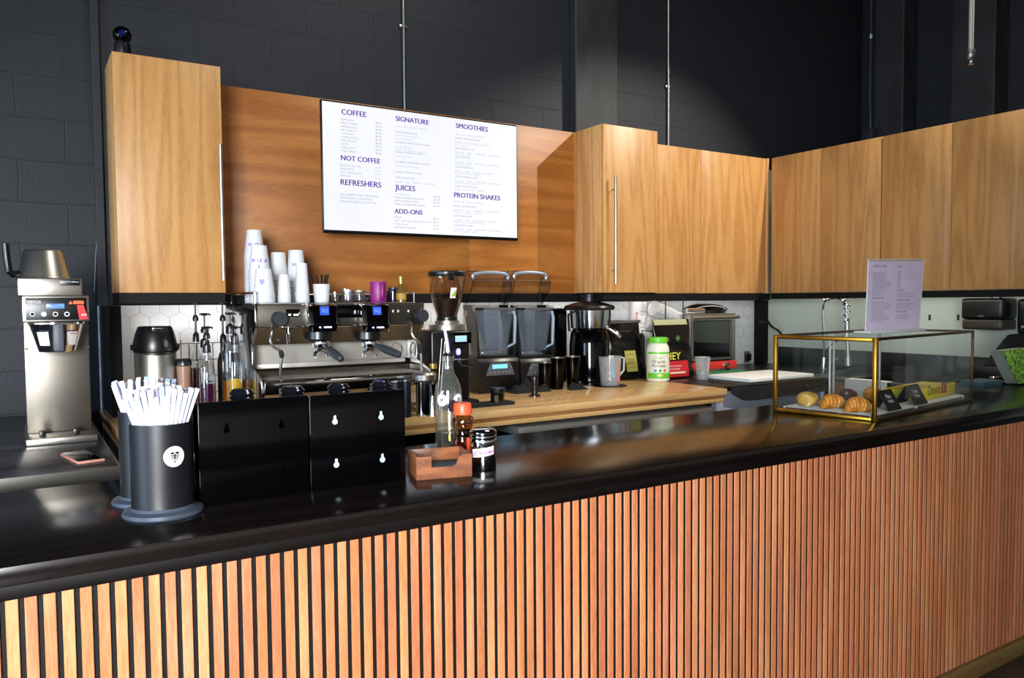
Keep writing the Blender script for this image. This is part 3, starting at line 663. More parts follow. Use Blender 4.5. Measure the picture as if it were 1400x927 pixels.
# wooden tray with the front cut-out
a, b, c_ = at(569.5, 657, Z=BZ), at(645.5, 651, Z=BZ), at(554, 648, Z=BZ)
u = (b-a).normalized(); wl_ = (b-a).length; v = Vector((-u.y, u.x, 0)); dl = .125
Mx = Matrix(((u.x, v.x, 0, a.x), (u.y, v.y, 0, a.y), (0, 0, 1, BZ), (0, 0, 0, 1)))
r = thing('wooden_tray', 'small open walnut tray with a notch cut in its front', 'tray', a)
H_ = zat(570, 625.5, a)-BZ
obj('bottom', MB().box((.004, .004, 0), (wl_-.004, dl-.004, .006), M=Mx), WALNUT, r)
n0, n1 = wl_*.27, wl_*.74
m = MB(); pts = [(0, 0), (wl_, 0), (wl_, H_), (n1+.016, H_), (n1+.004, H_-.006), (n1, H_-.016), (n1-.004, H_-.026), (n1-.016, H_-.031), (n0, H_-.031), (n0, H_), (0, H_)]
m.prism(pts, 'y', 0, .007, M=Mx); obj('front_board', m, WALNUT, r)
obj('back_board', MB().box((0, dl-.007, 0), (wl_, dl, H_), .0008, M=Mx), WALNUT, r)
for x in (0, wl_-.007): obj('side_board', MB().box((x, .0072, 0), (x+.007, dl-.0072, H_), .0008, M=Mx), WALNUT, r)
m = MB(); m.box((.02, .02, .0065), (wl_-.02, dl-.02, .03), .003, M=Mx); solo('napkin_stack', m, mat('slate_napkin', '2c3a46', .8), 'slate blue napkins lying inside the walnut tray', 'napkins')
# cinnamon shaker
p = at(661, 642, Z=BZ); p.z = BZ; rad = 17.5*mpp(p); h = zat(661, 585, p)-BZ
r = thing('cinnamon_shaker', 'round chrome shaker with a handwritten cinnamon label', 'shaker', p)
m = MB(); m.lathe([(0, 0), (rad-.001, 0), (rad, .002), (rad, h*.68), (rad-.0015, h*.69), (0, h*.69)], c=p, n=40); obj('body', m, CHROME, r)
m = MB(); R2 = rad+.002; m.lathe([(rad-.004, h*.692), (R2, h*.695), (R2, h*.76), (R2-.001, h*.775), (R2, h*.79), (R2, h*.84), (R2-.001, h*.855), (R2, h*.87), (R2, h*.93), (R2-.004, h*.97), (R2*.8, h*.985), (0, h)], c=p, n=40); obj('lid', m, CHROME, r)
m = MB()
for k in range(12):
    a0 = facing(p)-.95+k*.155; a1 = a0+.155; q = [Vector((p.x+(rad+.0006)*math.cos(t_), p.y+(rad+.0006)*math.sin(t_), 0)) for t_ in (a0, a1)]
    t0 = BZ+h*.33+.0008*k; m.mesh([q[0]+Vector((0,0,t0)), q[1]+Vector((0,0,t0+.0008)), q[1]+Vector((0,0,t0+.0248)), q[0]+Vector((0,0,t0+.024))], [(0,1,2,3)])
lb = obj('paper_label', m, PAPER, r)
m = MB(); MAG = mat('magenta_ink', '9a2f7a', .6)
for k, ch in enumerate('Cinnamon'):
    am = facing(p)-.72+k*.19; uu = Vector((-math.sin(am), math.cos(am), .1)); m.text(ch, Vector((p.x+(rad+.0016)*math.cos(am), p.y+(rad+.0016)*math.sin(am), BZ+h*.33+.0075+.0008*k)), h=.0125, ux=uu, uy=(.02,0,1), bold=.01)
obj('handwriting', m, MAG, lb, smooth=0)
# syrup bottle with pour spout
p = at(614, 612, Z=BZ); p.z = BZ; mp_ = mpp(p); Z_ = lambda y: zat(614, y, p)-BZ
rad = 18.5*mp_; nk = 7*mp_
r = thing('syrup_bottle', 'clear glass bottle with crest labels and a pour spout behind the walnut tray', 'bottle', p)
prof = [(0, 0), (rad*.93, 0), (rad, .006), (rad, Z_(540)), (rad*.93, Z_(529)), (rad*.72, Z_(519)), (nk*1.1, Z_(508)), (nk, Z_(500)), (nk, Z_(494)), (nk*1.25, Z_(493)), (nk*1.25, Z_(487)), (nk*.9, Z_(486))]
m = MB(); m.lathe(prof, c=p, n=40); obj('glass', m, glass('bottle_glass', (.90,.93,.88), base=.13, haze=.05, hazecol=(.55,.6,.55)), r)
m = MB(); m.lathe([(0, .004), (rad*.92, .004), (rad*.92, Z_(590)), (0, Z_(590))], c=p, n=32); obj('syrup', m, glass('clear_syrup', (.80,.74,.5), base=.03), r)
m = MB(); m.lathe([(0, Z_(500)), (nk*.85, Z_(500)), (nk*.9, Z_(487)), (nk*1.0, Z_(484)), (nk*.6, Z_(482)), (0, Z_(482))], c=p, n=20); obj('stopper', m, BLACK, r)
m = MB(); m.tube([p+Vector((0,0,Z_(482))), p+Vector((-.002,0,Z_(470))), p+Vector((-.007,0,Z_(458))), p+Vector((-.010,0,Z_(452)))], [.0075, .0066, .0058, .0054], n=12); obj('pour_spout', m, mat('white_spout', 'c8c0d0', .2, .3), r)
for an in (facing(p)-.5, facing(p)+.78):
    m = MB(); curved_disc(m, p, rad, an, BZ+Z_(545), .0195); lb = obj('round_label', m, PAPER, r)
    m = MB(); paint_crest(m, p+Vector((math.cos(an), math.sin(an), 0))*(rad+.0022)+Vector((0,0,Z_(545))), (-math.sin(an), math.cos(an), 0), (0,0,1), .012); obj('crest', m, BLUEINK, lb, smooth=0, flip=False)
p2 = p
# dark scalloped tag beside the bottle
# honey bear
p = at(633, 618, Z=BZ); p.z = BZ; mp_ = mpp(p); Z_ = lambda y: zat(633, y, p)-BZ; s = 13*mp_
r = thing('honey_bottle', 'squeezy bear-shaped honey bottle with a bright orange cap', 'honey bottle', p)
m = MB(); m.lathe([(0, 0), (s*1.1, 0), (s*1.2, .006), (s*1.22, Z_(604)), (s*1.02, Z_(593)), (s*.9, Z_(588)), (s*1.02, Z_(582)), (s*1.14, Z_(577)), (s*1.05, Z_(571)), (s*.8, Z_(567)), (s*.75, Z_(565))], c=p, n=32)
for sx in (-1, 1): m.sphere((p.x+sx*s*1.0, p.y-.001, BZ+Z_(573)), s*.26, n=14, m=8)
m.sphere((p.x, p.y-s*1.05, BZ+Z_(578)), s*.3, n=14, m=8)
bd = obj('bear_body', m, glass('amber_clear', (.72,.52,.34), base=.05), r)
m = MB(); m.lathe([(0, .003), (s*1.08, .004), (s*1.1, Z_(600)), (0, Z_(600))], c=p, n=24); obj('honey', m, liquid('honey', '5a1a10'), r)
ORC = mat('orange_cap', 'ff5a36', .4)
m = MB(); n_ = 36; rc = 12.5*mp_
m.lathe([(0, Z_(566)), (rc, Z_(566)), (rc*1.02, Z_(564)), (rc*.97, Z_(552)), (rc*.9, Z_(550.5)), (0, Z_(550.5))], c=p, n=n_); obj('cap', m, ORC, r)
m = MB(); m.box((p.x-.006, p.y-s*1.26, BZ+.006), (p.x+.012, p.y-s*1.16, BZ+Z_(596)), .002); obj('label_strip', m, ORC, r)
# small dark scalloped badge on the honey side
q = at(620, 556, Y=p2.y-.075); m = MB(); pts = []
for k in range(24): a_ = 2*PI*k/24; rr = .0185+.0035*math.cos(8*a_); pts.append((q.x+rr*math.cos(a_), q.z+rr*math.sin(a_)))
m.prism(pts, 'y', p2.y-.079, p2.y-.071); m.cyl((q.x, p2.y-.075, q.z-.01), (q.x, p2.y-.075, BZ), .0016, n=8)
m.lathe([(0, 0), (.014, 0), (.014, .003), (0, .004)], c=(q.x, p2.y-.075, BZ), n=20)
solo('scalloped_tag', m, mat('dark_plum', '1c0a1c', .5), 'dark plum scalloped tag between the glass bottle and the honey', 'tag')

# ================================================================== pastry display case
B0 = at(1197, 578, Z=BZ); A0 = at(1050, 563, Z=BZ); C0 = at(1347, 548.5, Z=BZ)
ux = (C0-B0); LX = ux.length; ux.normalize(); vy = Vector((-ux.y, ux.x, 0)); DY = (A0-B0).length*.99
th = math.atan2(ux.y, ux.x)*.55 + (math.atan2((A0-B0).y, (A0-B0).x)-PI/2)*.45
ux = Vector((math.cos(th), math.sin(th), 0)); vy = Vector((-ux.y, ux.x, 0)); HC = zat(1198, 462, B0)-BZ
CM = Matrix(((ux.x, vy.x, 0, B0.x), (ux.y, vy.y, 0, B0.y), (0, 0, 1, BZ), (0, 0, 0, 1)))
def CP(x, y, z): return CM @ Vector((x, y, z))
r = thing('pastry_case', 'glass pastry display case with a brass-framed end standing on the bar', 'display case', B0)
t_ = .017
m = MB()
def ring(m, x0, x1, t):
    m.box((x0, 0, 0), (x1, t, HC), .003, M=CM); m.box((x0, DY-t, 0), (x1, DY, HC), .003, M=CM)
    m.box((x0, t, 0), (x1, DY-t, t), .003, M=CM); m.box((x0, t, HC-t), (x1, DY-t, HC), .003, M=CM)
ring(m, 0, .016, t_); obj('brass_end_frame', m, BRASS, r)
m = MB(); ring(m, LX-.012, LX, .011)
for y in (0, DY-.011):
    m.box((.0165, y, 0), (LX-.0125, y+.011, .013), .002, M=CM); m.box((.0165, y, HC-.012), (LX-.0125, y+.011, HC), .002, M=CM)
obj('bronze_edges', m, BRONZE, r)
obj('base_board', MB().box((.017, .012, .001), (LX-.013, DY-.012, .008), M=CM), mat('case_base', '3c3a36', .4), r)
for nm, a_, b_ in (('front_pane', (.017, .004, .014), (LX-.013, .007, HC-.013)), ('top_pane', (.017, .012, HC-.006), (LX-.013, DY-.012, HC-.003)), ('end_pane', (.005, .018, .018), (.008, DY-.018, HC-.018)), ('far_end_pane', (LX-.008, .012, .014), (LX-.005, DY-.012, HC-.013))):
    obj(nm, MB().box(a_, b_, M=CM), PANE, r)
for k, (xa, xb, y) in enumerate(((.017, LX*.52, DY-.007), (LX*.47, LX-.013, DY-.011))):
    d_ = obj('sliding_door', MB().box((xa, y-.0015, .014), (xb, y+.0015, HC-.013), M=CM), PANE, r)
    m = MB(); m.box((xa, y-.003, .014), (xa+.006, y+.003, HC-.013), M=CM); m.box((xb-.006, y-.003, .014), (xb, y+.003, HC-.013), M=CM); obj('clear_edge', m, mat('acrylic_edge', 'c8cccc', .2), d_)
# wire racks
def rack(x0, x1, label):
    m = MB(); z = .022
    n = int((x1-x0)/.017)
    for k in range(n+1):
        x = x0+(x1-x0)*k/n; m.cyl(CP(x, .03, z), CP(x, DY-.035, z), .0021, n=6)
    for y in (.03, DY*.36, DY*.66, DY-.035): m.cyl(CP(x0, y, z-.003), CP(x1, y, z-.003), .0022, n=6)
    for x in (x0, x1): m.cyl(CP(x, .03, z), CP(x, DY-.035, z), .0024, n=6)
    for x in (x0, x1):
        for y in (.035, DY-.04): m.cyl(CP(x, y, .0085), CP(x, y, z), .0025, n=6)
    solo('wire_rack', m, mat('wire_steel', 'd4d2cc', .35, .4), label, 'rack')
rack(.03, .44, 'steel wire rack under the croissants at the brass end of the case'); rack(.46, LX-.03, 'steel wire rack under the yellow box at the far end of the case')
def crust(name, c0, c1, c2):
    T = NT(name); tc = T.n('ShaderNodeTexCoord'); nz = T.n('ShaderNodeTexNoise', i_Scale=24.0, i_Detail=5.0); T.l(tc.outputs['Object'], nz.inputs['Vector'])
    T.l(T.ramp(nz.outputs[0], [(.3, lin(c0)), (.52, lin(c1)), (.72, lin(c2))]), T.b.inputs['Base Color']); T.b.inputs['Roughness'].default_value = .35
    b = T.n('ShaderNodeBump', i_Strength=.3, i_Distance=.003); T.l(nz.outputs[0], b.inputs['Height']); T.l(b.outputs[0], T.b.inputs['Normal']); return T.m
CR1, CR2, CR3 = crust('croissant_crust', 'a85e1a', 'd8902e', 'eebc66'), crust('bun_crust', '9a7830', 'c49c4c', 'd8b86c'), crust('dark_crust', '2e160c', '4a2614', '6a3a1e')
def croissant(px, py, wpx, zr, rz, mt, label, ridges=7, bend=.35):
    p = at(px, py, Z=BZ+.026); L = wpx*mpp(p)*1.12; m = MB(); N, K = (ridges*12 if ridges else 40), 22; rings = []
    for i in range(N+1):
        t = -1+2*i/N; body = math.sqrt(max(0, 1-t*t))**(.85 if ridges else .9)
        if ridges:
            s_ = (i/12) % 1; s_ = s_ if t < 0 else 1-s_
            step = .78+.22*math.sin(PI*min(1, .12+s_*.95))**.6
        else: step = 1
        rr = L*(.27 if ridges else .33)*body*step+.0006; slant = .25*L*.3
        cx, cy = L*.5*t*.96, -bend*L*.35*t*t; cz = rr*(.80 if ridges else .62)
        rings.append([(cx+(slant*math.cos(2*PI*k/K) if ridges else 0)*body*.5, cy+rr*1.08*math.cos(2*PI*k/K), max(0, cz+rr*(.92 if ridges else .74)*math.sin(2*PI*k/K))) for k in range(K)])
    vs = [v for rg in rings for v in rg]; f = []
    for i in range(N):
        for k in range(K): f.append((i*K+k, i*K+(k+1) % K, (i+1)*K+(k+1) % K, (i+1)*K+k))
    f.append(tuple(range(K))[::-1]); f.append(tuple(N*K+k for k in range(K)))
    M_ = Matrix.Translation((p.x, p.y, BZ+.0245)) @ Matrix.Rotation(rz, 4, 'Z')
    m.mesh(vs, f, M=M_); return solo('croissant' if ridges else 'pastry_bun', m, mt, label, 'croissant' if ridges else 'pastry', smooth=60)
croissant(1104, 553, 36, 1, .5, CR2, 'smooth pale round bun leftmost in the pastry case', 0, .1)
croissant(1137, 557, 37, 1, -.3, CR1, 'golden croissant beside the pale bun in the case')
croissant(1171, 562, 39, 1, -.35, CR1, 'golden croissant nearest the brass corner post', 8)
croissant(1158, 546, 30, 1, .2, CR3, 'dark chocolate-brown pastry behind the two golden croissants', 0, .1)
croissant(1192, 547, 36, 1, .3, CR1, 'croissant behind the brass corner post', 6)
croissant(1236, 546, 32, 1, 1.0, CR1, 'croissant peeking out between the two black tent cards', 6)
# black tent cards
def tent(px0, px1, pyb, pyt, lines, label):
    p = at((px0+px1)/2, pyb, Z=BZ+.009); w = (px1-px0)*mpp(p)*1.08; h = zat((px0+px1)/2, pyt, p)-p.z
    r = thing('tent_card', label, 'tent card', (p.x, p.y, BZ+.025))
    lx = (CM.inverted() @ p); y0 = .02; zb_ = .0255; x0 = lx.x-w/2
    F0, F1, T0, T1, K0, K1 = (x0, y0, zb_), (x0+w, y0, zb_), (x0+.002, y0+.045, zb_+h), (x0+w-.002, y0+.045, zb_+h), (x0, y0+.09, zb_), (x0+w, y0+.09, zb_)
    CARD = mat('chalk_card', '0c0c0e', .55)
    m = MB(); m.slab([CM @ Vector(v) for v in (F0, F1, T1, T0)], .0025); f_ = obj('front_leaf', m, CARD, r)
    m = MB(); m.slab([CM @ Vector(v) for v in (K0, T0, T1, K1)], .0025); obj('rear_leaf', m, CARD, r)
    up = ((CM @ Vector(T0))-(CM @ Vector(F0))).normalized(); nn = ux.cross(up)
    m = MB()
    for k, s_ in enumerate(lines):
        o = CM @ Vector((x0+w*.28, y0, zb_)); o = o + up*(h*1.05*(.66-.24*k)) + nn*.0022
        m.text(s_, o, h=.017, ux=ux+Vector((0,0,-.04)), uy=up, wmax=w*.5, bold=.005)
    obj('chalk_lettering', m, PAPER, f_, smooth=0)
tent(1201, 1238, 566, 539.5, ('Plain', 'croissant'), 'black tent card lettered in white beside the brass corner post')
tent(1248, 1286, 559, 533, ('Cinnamon', 'croissant'), 'black tent card lettered in white in front of the yellow box')
# yellow biscuit box
YEL = mat('yellow_carton', 'd9c520', .4, var=.05)
qa, qb, qc = [CM.inverted() @ at(x_, y_, Z=BZ+.0248) for x_, y_ in ((1263, 549), (1323, 551.5), (1345, 548.5))]
y0 = .07; x0, x1 = qa.x-.03, LX-.03; zt = zat(1300, 527, CP((x0+x1)/2, y0, .1))-BZ
r = thing('biscuit_box', 'long yellow printed carton lying inside the pastry case', 'box', CP((x0+x1)/2, y0, .026))
m = MB(); pts = [(y0, .0248), (y0+.15, .0248), (y0+.15, zt), (y0, zt)]
m.box((x0, y0, .0248), (x1, y0+.15, zt), .001, M=CM)
cb_ = obj('carton', m, YEL, r)
m = MB(); n = 26
m.prism([(x0+(x1-x0)*k/(2*n), zt+.001+(.009 if k % 2 else 0)) for k in range(2*n+1)]+[(x1, zt-.002), (x0, zt-.002)], 'y', y0-.0012, y0-.0002, M=CM); obj('serrated_edge', m, YEL, r)
m = MB(); m.text('David', CP(x0+.10, y0-.0012, .046), w=.13, h=.042, ux=ux, bold=.01); obj('print', m, mat('olive_print', '6a6a10'), cb_, smooth=0)
m = MB(); m.box((x0+.245, y0-.002, .042), (x0+.305, y0-.0004, .088), M=CM); bg = obj('red_badge', m, mat('brick_red_print', 'a8432c', .5), cb_)
m = MB(); m.text('EST', CP(x0+.256, y0-.0026, .068), h=.011, ux=ux); m.text('1990', CP(x0+.256, y0-.0026, .052), h=.010, ux=ux); obj('badge_text', m, PAPER, bg, smooth=0)
m = MB(); m.box((x1+.0002, y0+.003, .027), (x1+.0014, y0+.147, zt-.002), M=CM); obj('end_flap', m, mat('brown_print', '8a4a30'), r)
# acrylic menu holder on the case
q0, q1, q2, q3 = (1184, 461), (1255, 460), (1262, 356.5), (1188.5, 357)
yb_ = at(1219, 462, Z=BZ+HC+.004); S0 = CP(.47, DY*.42, HC)
def sp_(px, py, dz=0): return at(px, py, Y=S0.y+dz)
P0, P1, P2, P3 = sp_(*q0), sp_(*q1), sp_(*q2, .03), sp_(*q3, .03)
P0.z = P1.z = BZ+HC+.012; P0.y = P1.y = S0.y
r = thing('menu_holder', 'clear acrylic stand holding a lilac menu on top of the pastry case', 'menu holder', ((P0.x+P1.x)/2, S0.y, BZ+HC))
e = (P1-P0).normalized(); upv = (P3-P0).normalized(); nrm = e.cross(upv).normalized()
m = MB(); m.slab([P0, P1, P2, P3], .0022); mp2 = obj('menu_sheet', m, mat('lilac_paper', 'dccbe6', .5, var=.06, scale=12), r)
m = MB(); m.slab([P0-e*.006+nrm*.0035, P1+e*.006+nrm*.0035, P2+e*.006+upv*.006+nrm*.0035, P3-e*.006+upv*.006+nrm*.0035], .0016); m.slab([P0-e*.006-nrm*.0035, P1+e*.006-nrm*.0035, P2+e*.006+upv*.006-nrm*.0035, P3-e*.006+upv*.006-nrm*.0035], .0016); obj('acrylic_sleeve', m, PANE, r)
m = MB(); AE = mat('acrylic_edge', 'c8cccc', .2)
for a_, b_ in ((P0-e*.006, P3-e*.006+upv*.006), (P1+e*.006, P2+e*.006+upv*.006), (P3-e*.006+upv*.006, P2+e*.006+upv*.006)): m.cyl(a_, b_, .0026, n=8)
m.box((P0.x-.016, S0.y-.03, BZ+HC+.0003), (P1.x+.016, S0.y+.05, BZ+HC+.0115), .003); obj('acrylic_edges', m, AE, r)
m = MB(); W_ = (P1-P0).length; Hh = (P3-P0).length
def mt_(s_, fx, fy, w, h_): m.text(s_, P0+e*(fx*W_)+upv*(fy*Hh)+nrm*.0017, w=w*W_, h=h_, ux=e, uy=upv)
for s_, fx, fy, w in (('SIGNATURE', .07, .915, .25), ('PROTEIN SHAKES', .54, .915, .38), ('JUICES', .54, .57, .14), ('REFRESHERS', .07, .45, .24), ('SMOOTHIES', .54, .42, .27), ('ADD-ONS', .54, .25, .2)): mt_(s_, fx, fy, w, .010)
rnd = random.Random(4)
for col_, ys in ((.07, [.83-.025*k for k in range(14)]+[.40-.025*k for k in range(12)]), (.54, [.85-.025*k for k in range(10)]+[.53-.025*k for k in range(3)]+[.38-.025*k for k in range(4)]+[.2-.025*k for k in range(3)])):
    for y_ in ys: mt_('HIIHHI IHHIH HIIHI', col_, y_, rnd.uniform(.2, .36), .0042)
obj('menu_print', m, mat('purple_grey_ink', '5a4a74', .6), mp2, smooth=0)

# ================================================================== right end of the bar
p = at(1360, 516, Z=BZ)
def onbar(px, py): q = at(px, py, Z=BZ); q.z = BZ; return q
q = [onbar(*v) for v in ((1346, 519), (1400, 514))]
m = MB(); m.box((q[0].x+.02, 2.08, BZ), (q[0].x+.62, 2.30, BZ+.012), .003); solo('black_folder', m, mat('navy_folder', '161a24', .5), 'flat dark folder lying on the bar beyond the pastry case', 'folder')
m = MB(); x0 = at(1344, 512, Y=2.1).x; m.box((x0, 2.10, BZ+.0125), (x0+.2, 2.22, BZ+.05), .006); solo('teal_case', m, mat('teal_leather', '22404a', .5), 'small teal case resting on the dark folder', 'case')
# green picture stand
a_ = at(1371, 479, Y=2.16); b_ = at(1392, 477, Y=2.16); c__ = at(1412, 520, Y=2.12); d__ = at(1388, 520, Y=2.12)
T = NT('grass_print'); tc = T.n('ShaderNodeTexCoord'); nz = T.n('ShaderNodeTexNoise', i_Scale=45.0, i_Detail=6.0); T.l(tc.outputs['Object'], nz.inputs['Vector']); T.l(T.ramp(nz.outputs[0], [(.35, lin('2f5a12')), (.5, lin('5f9a22')), (.68, lin('a6d24a'))]), T.b.inputs['Base Color'])
def dd(px, py, y): return at(px, py, Y=y)
r = thing('card_stand', 'leaning green grass-printed card box at the right edge of the bar', 'card box', (dd(1395, 525, 2.15).x, 2.15, BZ+.0125))
m = MB(); f = [dd(1370, 480, 2.17), dd(1402, 476, 2.17), dd(1424, 519, 2.15), dd(1392, 525, 2.15)]
lift = BZ+.0135-min(f[2].z, f[3].z); 
m.slab(f, .003); obj('printed_face', m, T.m, r)
m = MB(); m.slab([v+Vector((0,.035,0)) for v in f], .06); obj('box_body', m, mat('pale_green_grey', '8b978a', .5), r)
m = MB(); m.box((f[3].x, 2.16, BZ+.0125), (f[2].x, 2.24, min(f[3].z, f[2].z)+.004)); obj('foot', m, mat('pale_green_grey', '8b978a', .5), r)
# till monitor
f = [at(1344, 500, Y=2.36), at(1378, 458, Y=2.46), at(1440, 452, Y=2.46), at(1425, 500, Y=2.36)]
r = thing('till_monitor', 'black tilted till monitor at the right end of the bar', 'monitor', (f[0].x+.2, 2.38, BZ))
m = MB(); m.slab(f, .014); obj('screen_panel', m, MBLACK, r)
m = MB(); cx_ = (f[0].x+f[3].x)/2; m.box((cx_-.03, 2.39, BZ+.012), (cx_+.03, 2.42, f[0].z+.05), .006); m.box((cx_-.1, 2.31, BZ), (cx_+.1, 2.43, BZ+.0115), .004); obj('stand', m, BLACK, r)
for k, (px, py) in enumerate(((1359, 507), (1367, 506), (1375, 508))):
    q = onbar(px, py+7); q.y = max(2.33, min(q.y, 2.4)); q = Vector((at(px, py+7, Y=2.33).x, 2.33-.02*k, BZ)); m = MB()
    m.lathe([(0, 0), (.012, 0), (.02, .012), (.021, .022), (.017, .028), (.008, .03), (0, .03)], c=q, n=18)
    solo('metal_trinket', m, (CHROME, DSTEEL, BRASS)[k], ('shiny round trinket left of two others under the till monitor', 'dark round trinket between two shinier ones under the monitor', 'brassy round trinket nearest the green card box')[k], 'trinket')

# things on the right wall
a_ = at(1313, 408, X=RWX-.21); b_ = at(1381, 452, X=RWX-.21)
r = thing('towel_dispenser', 'black paper towel dispenser on the white wall at the right', 'towel dispenser', (RWX, (a_.y+b_.y)/2, b_.z))
y1_, y0_ = at(1313, 430, X=RWX-.2).y, at(1370, 430, X=RWX-.2).y
m = MB(); m.box((RWX-.2, y0_, b_.z+.07), (RWX-.0005, y1_, a_.z), .02, 3); obj('cover', m, BLACK, r)
m = MB(); m.box((RWX-.195, y0_+.004, b_.z), (RWX-.0005, y1_-.004, b_.z+.069), .016, 3); obj('lower_tray', m, mat('brown_grey_plastic', '3a342a', .4), r)
m = MB(); m.text('tork', (RWX-.2008, (y0_+y1_)/2+.02, b_.z+.085), w=.04, ux=(0,-1,0)); obj('maker_mark', m, mat('grey_print', '8a8a88'), r, smooth=0)
m = MB(); yk = (y0_+y1_)/2-.06; m.lathe([(.0, 0), (.03, 0), (.032, .01), (.02, .03), (0, .034)], c=(RWX-.12, yk, a_.z+.0003), n=18); solo('chrome_tap_part', m, CHROME, 'small chrome fitting sitting on top of the towel dispenser', 'fitting')
a_ = at(1390, 409, X=RWX-.1); b_ = at(1405, 457, X=RWX-.1)
r = thing('wall_panel', 'rounded black panel on the wall at the right edge of the frame', 'wall panel', (RWX, a_.y-.1, b_.z))
m = MB(); m.box((RWX-.1, a_.y-.24, b_.z), (RWX-.0005, a_.y, a_.z), .02, 3); obj('body', m, BLACK, r)
m = MB(); q = at(1396, 448, X=RWX-.1015); m.text('GO', (RWX-.1012, q.y, q.z), h=.014, ux=(0,-1,0)); obj('marking', m, PAPER, r, smooth=0)
for px, nm in ((1271, 'left'), (1310, 'right')):
    q = at(px, 434, X=RWX-.003); m = MB(); m.box((RWX-.006, q.y-.008, q.z-.02), (RWX-.0005, q.y+.008, q.z+.02), .002); solo('wall_hook', m, BLACK, 'small black wall hook, %s of the pair left of the towel dispenser' % nm, 'hook')
# spring faucet
fx, fy = 4.99, None
p = at(1127, 470, X=5.36)
def fp(px, py): return at(px, py, X=5.36)
base = fp(1127, 470); fb = Vector((5.36, base.y, ZC-.0015))
r = thing('spring_faucet', 'chrome spring-neck kitchen faucet over the sink', 'faucet', fb)
m = MB(); m.lathe([(0, 0), (.03, 0), (.03, .008), (.022, .014), (.018, .1), (.0, .102)], c=fb, n=20); obj('base', m, CHROME, r)
top = [Vector((5.36, base.y, ZC+.1)), fp(1126, 450), fp(1125, 425), fp(1128, 412), fp(1136, 406), fp(1147, 405), fp(1155, 411), fp(1158, 422), fp(1158, 440)]
def bez(pts, n):
    out = []
    for i in range(len(pts)-1):
        p0, p1, p2_, p3 = pts[max(i-1, 0)], pts[i], pts[i+1], pts[min(i+2, len(pts)-1)]
        for k in range(n):
            t = k/n; out.append(.5*((2*p1)+(-p0+p2_)*t+(2*p0-5*p1+4*p2_-p3)*t*t+(-p0+3*p1-3*p2_+p3)*t**3))
    out.append(pts[-1]); return out
path = bez(top, 8)
m = MB(); m.tube(path, .0085, n=10); obj('neck', m, CHROME, r)
m = MB(); sub = path[24:]; hel = []; L_ = len(sub); 
for i in range((L_-1)*10):
    k = i//10; t = (i % 10)/10; c0 = sub[k].lerp(sub[k+1], t); tn = (sub[k+1]-sub[k]).normalized(); u_ = Vector((1,0,0)); w_ = tn.cross(u_).normalized(); a_ = i*.17
    hel.append(c0+.021*(u_*math.cos(a_)+w_*math.sin(a_)))
m.tube(hel, .0062, n=6); obj('spring', m, CHROME, r)
m = MB(); e0, e1 = fp(1158, 438), fp(1160, 500); m.cyl(e0, e0.lerp(e1, .25), .02, n=16); m.cyl(e0.lerp(e1, .25), e0.lerp(e1, .8), .014, n=16); m.cyl(e0.lerp(e1, .8), e1, .022, .026, n=16); obj('spray_head', m, STEEL, r)
m = MB(); a_ = Vector((5.36, base.y, ZC+.14)); m.tube([a_, fp(1140, 468), fp(1158, 461)], .006); m.tube([fb+Vector((0,-.02,.06)), fb+Vector((-.02,-.09,.075)), fb+Vector((-.03,-.14,.1))], .006); obj('arm', m, CHROME, r)
# steel pot-filler style taps/towel on sink edge
m = MB(); m.box((4.853, 3.05, .98), (4.8595, 3.36, ZC+.004), .002); m.box((4.853, 3.05, ZC-.0013), (4.925, 3.36, ZC+.004), .002); solo('white_towel', m, mat('white_towel', 'd8d8d6', .9), 'white towel folded over the sink edge behind the pastry case', 'towel')
# power cord in the corner
q = [at(1050, 440, Y=4.46), at(1056, 447, Y=4.46), at(1064, 452, Y=4.46), at(1072, 462, Y=4.46)]
m = MB(); m.tube(bez(q, 5), .009, n=8); m.cyl(q[0]+Vector((0,.088,0)), q[0], .016, n=12); solo('power_cord', m, BLACK, 'black power cord plugged in at the room corner', 'cord')
p = at(1021, 488, Y=WY-.02)
r = thing('wall_outlet', 'dark double outlet on the backsplash right of the toaster oven', 'outlet', p)
m = MB(); m.box((p.x-.034, WY-.026, p.z-.05), (p.x+.034, WY-.0185, p.z+.05), .003); obj('plate', m, mat('grey_plate', '5c5e5c', .5), r)
for s_ in (-1, 1): m = MB(); m.box((p.x-.015+s_*.016-.001, WY-.05, p.z-.03), (p.x+.012+s_*.016, WY-.0265, p.z+.03), .004); obj('plug', m, BLACK, r)
# ================================================================== back counter: airpot, bottles
def on_counter(px, Y): q = at(px, 500, Y=Y); q.z = ZC; return q
p = on_counter(213, 4.05); mp_ = mpp(p); Z_ = lambda y: zat(213, y, p)-ZC; s = 26.5*mp_
r = thing('airpot', 'stainless coffee airpot with a black pump top behind the straws', 'airpot', p)
m = MB(); m.lathe([(0, 0), (s*.98, 0), (s, .006), (s, Z_(482)), (s*.97, Z_(480)), (0, Z_(480))], c=p, n=40); obj('body', m, STEEL, r)
m = MB(); m.lathe([(0, Z_(481)), (s*1.03, Z_(481)), (s*1.05, Z_(478)), (s*1.05, Z_(471)), (s*1.0, Z_(464)), (s*.93, Z_(456)), (s*.82, Z_(448)), (s*.76, Z_(446)), (0, Z_(445.5))], c=p, n=40); lid = obj('pump_top', m, BLACK, r)
m = MB(); m.box((p.x-.022, p.y-s*.9, ZC+Z_(451.5)), (p.x+.022, p.y-s*.66, ZC+Z_(446)), .004); obj('press_button', m, CHROME, lid)
m = MB()
for sx in (-1, 1): m.cyl((p.x+sx*s*1.02, p.y, ZC+Z_(474)), (p.x+sx*s*1.16, p.y, ZC+Z_(474)), .013, n=14)
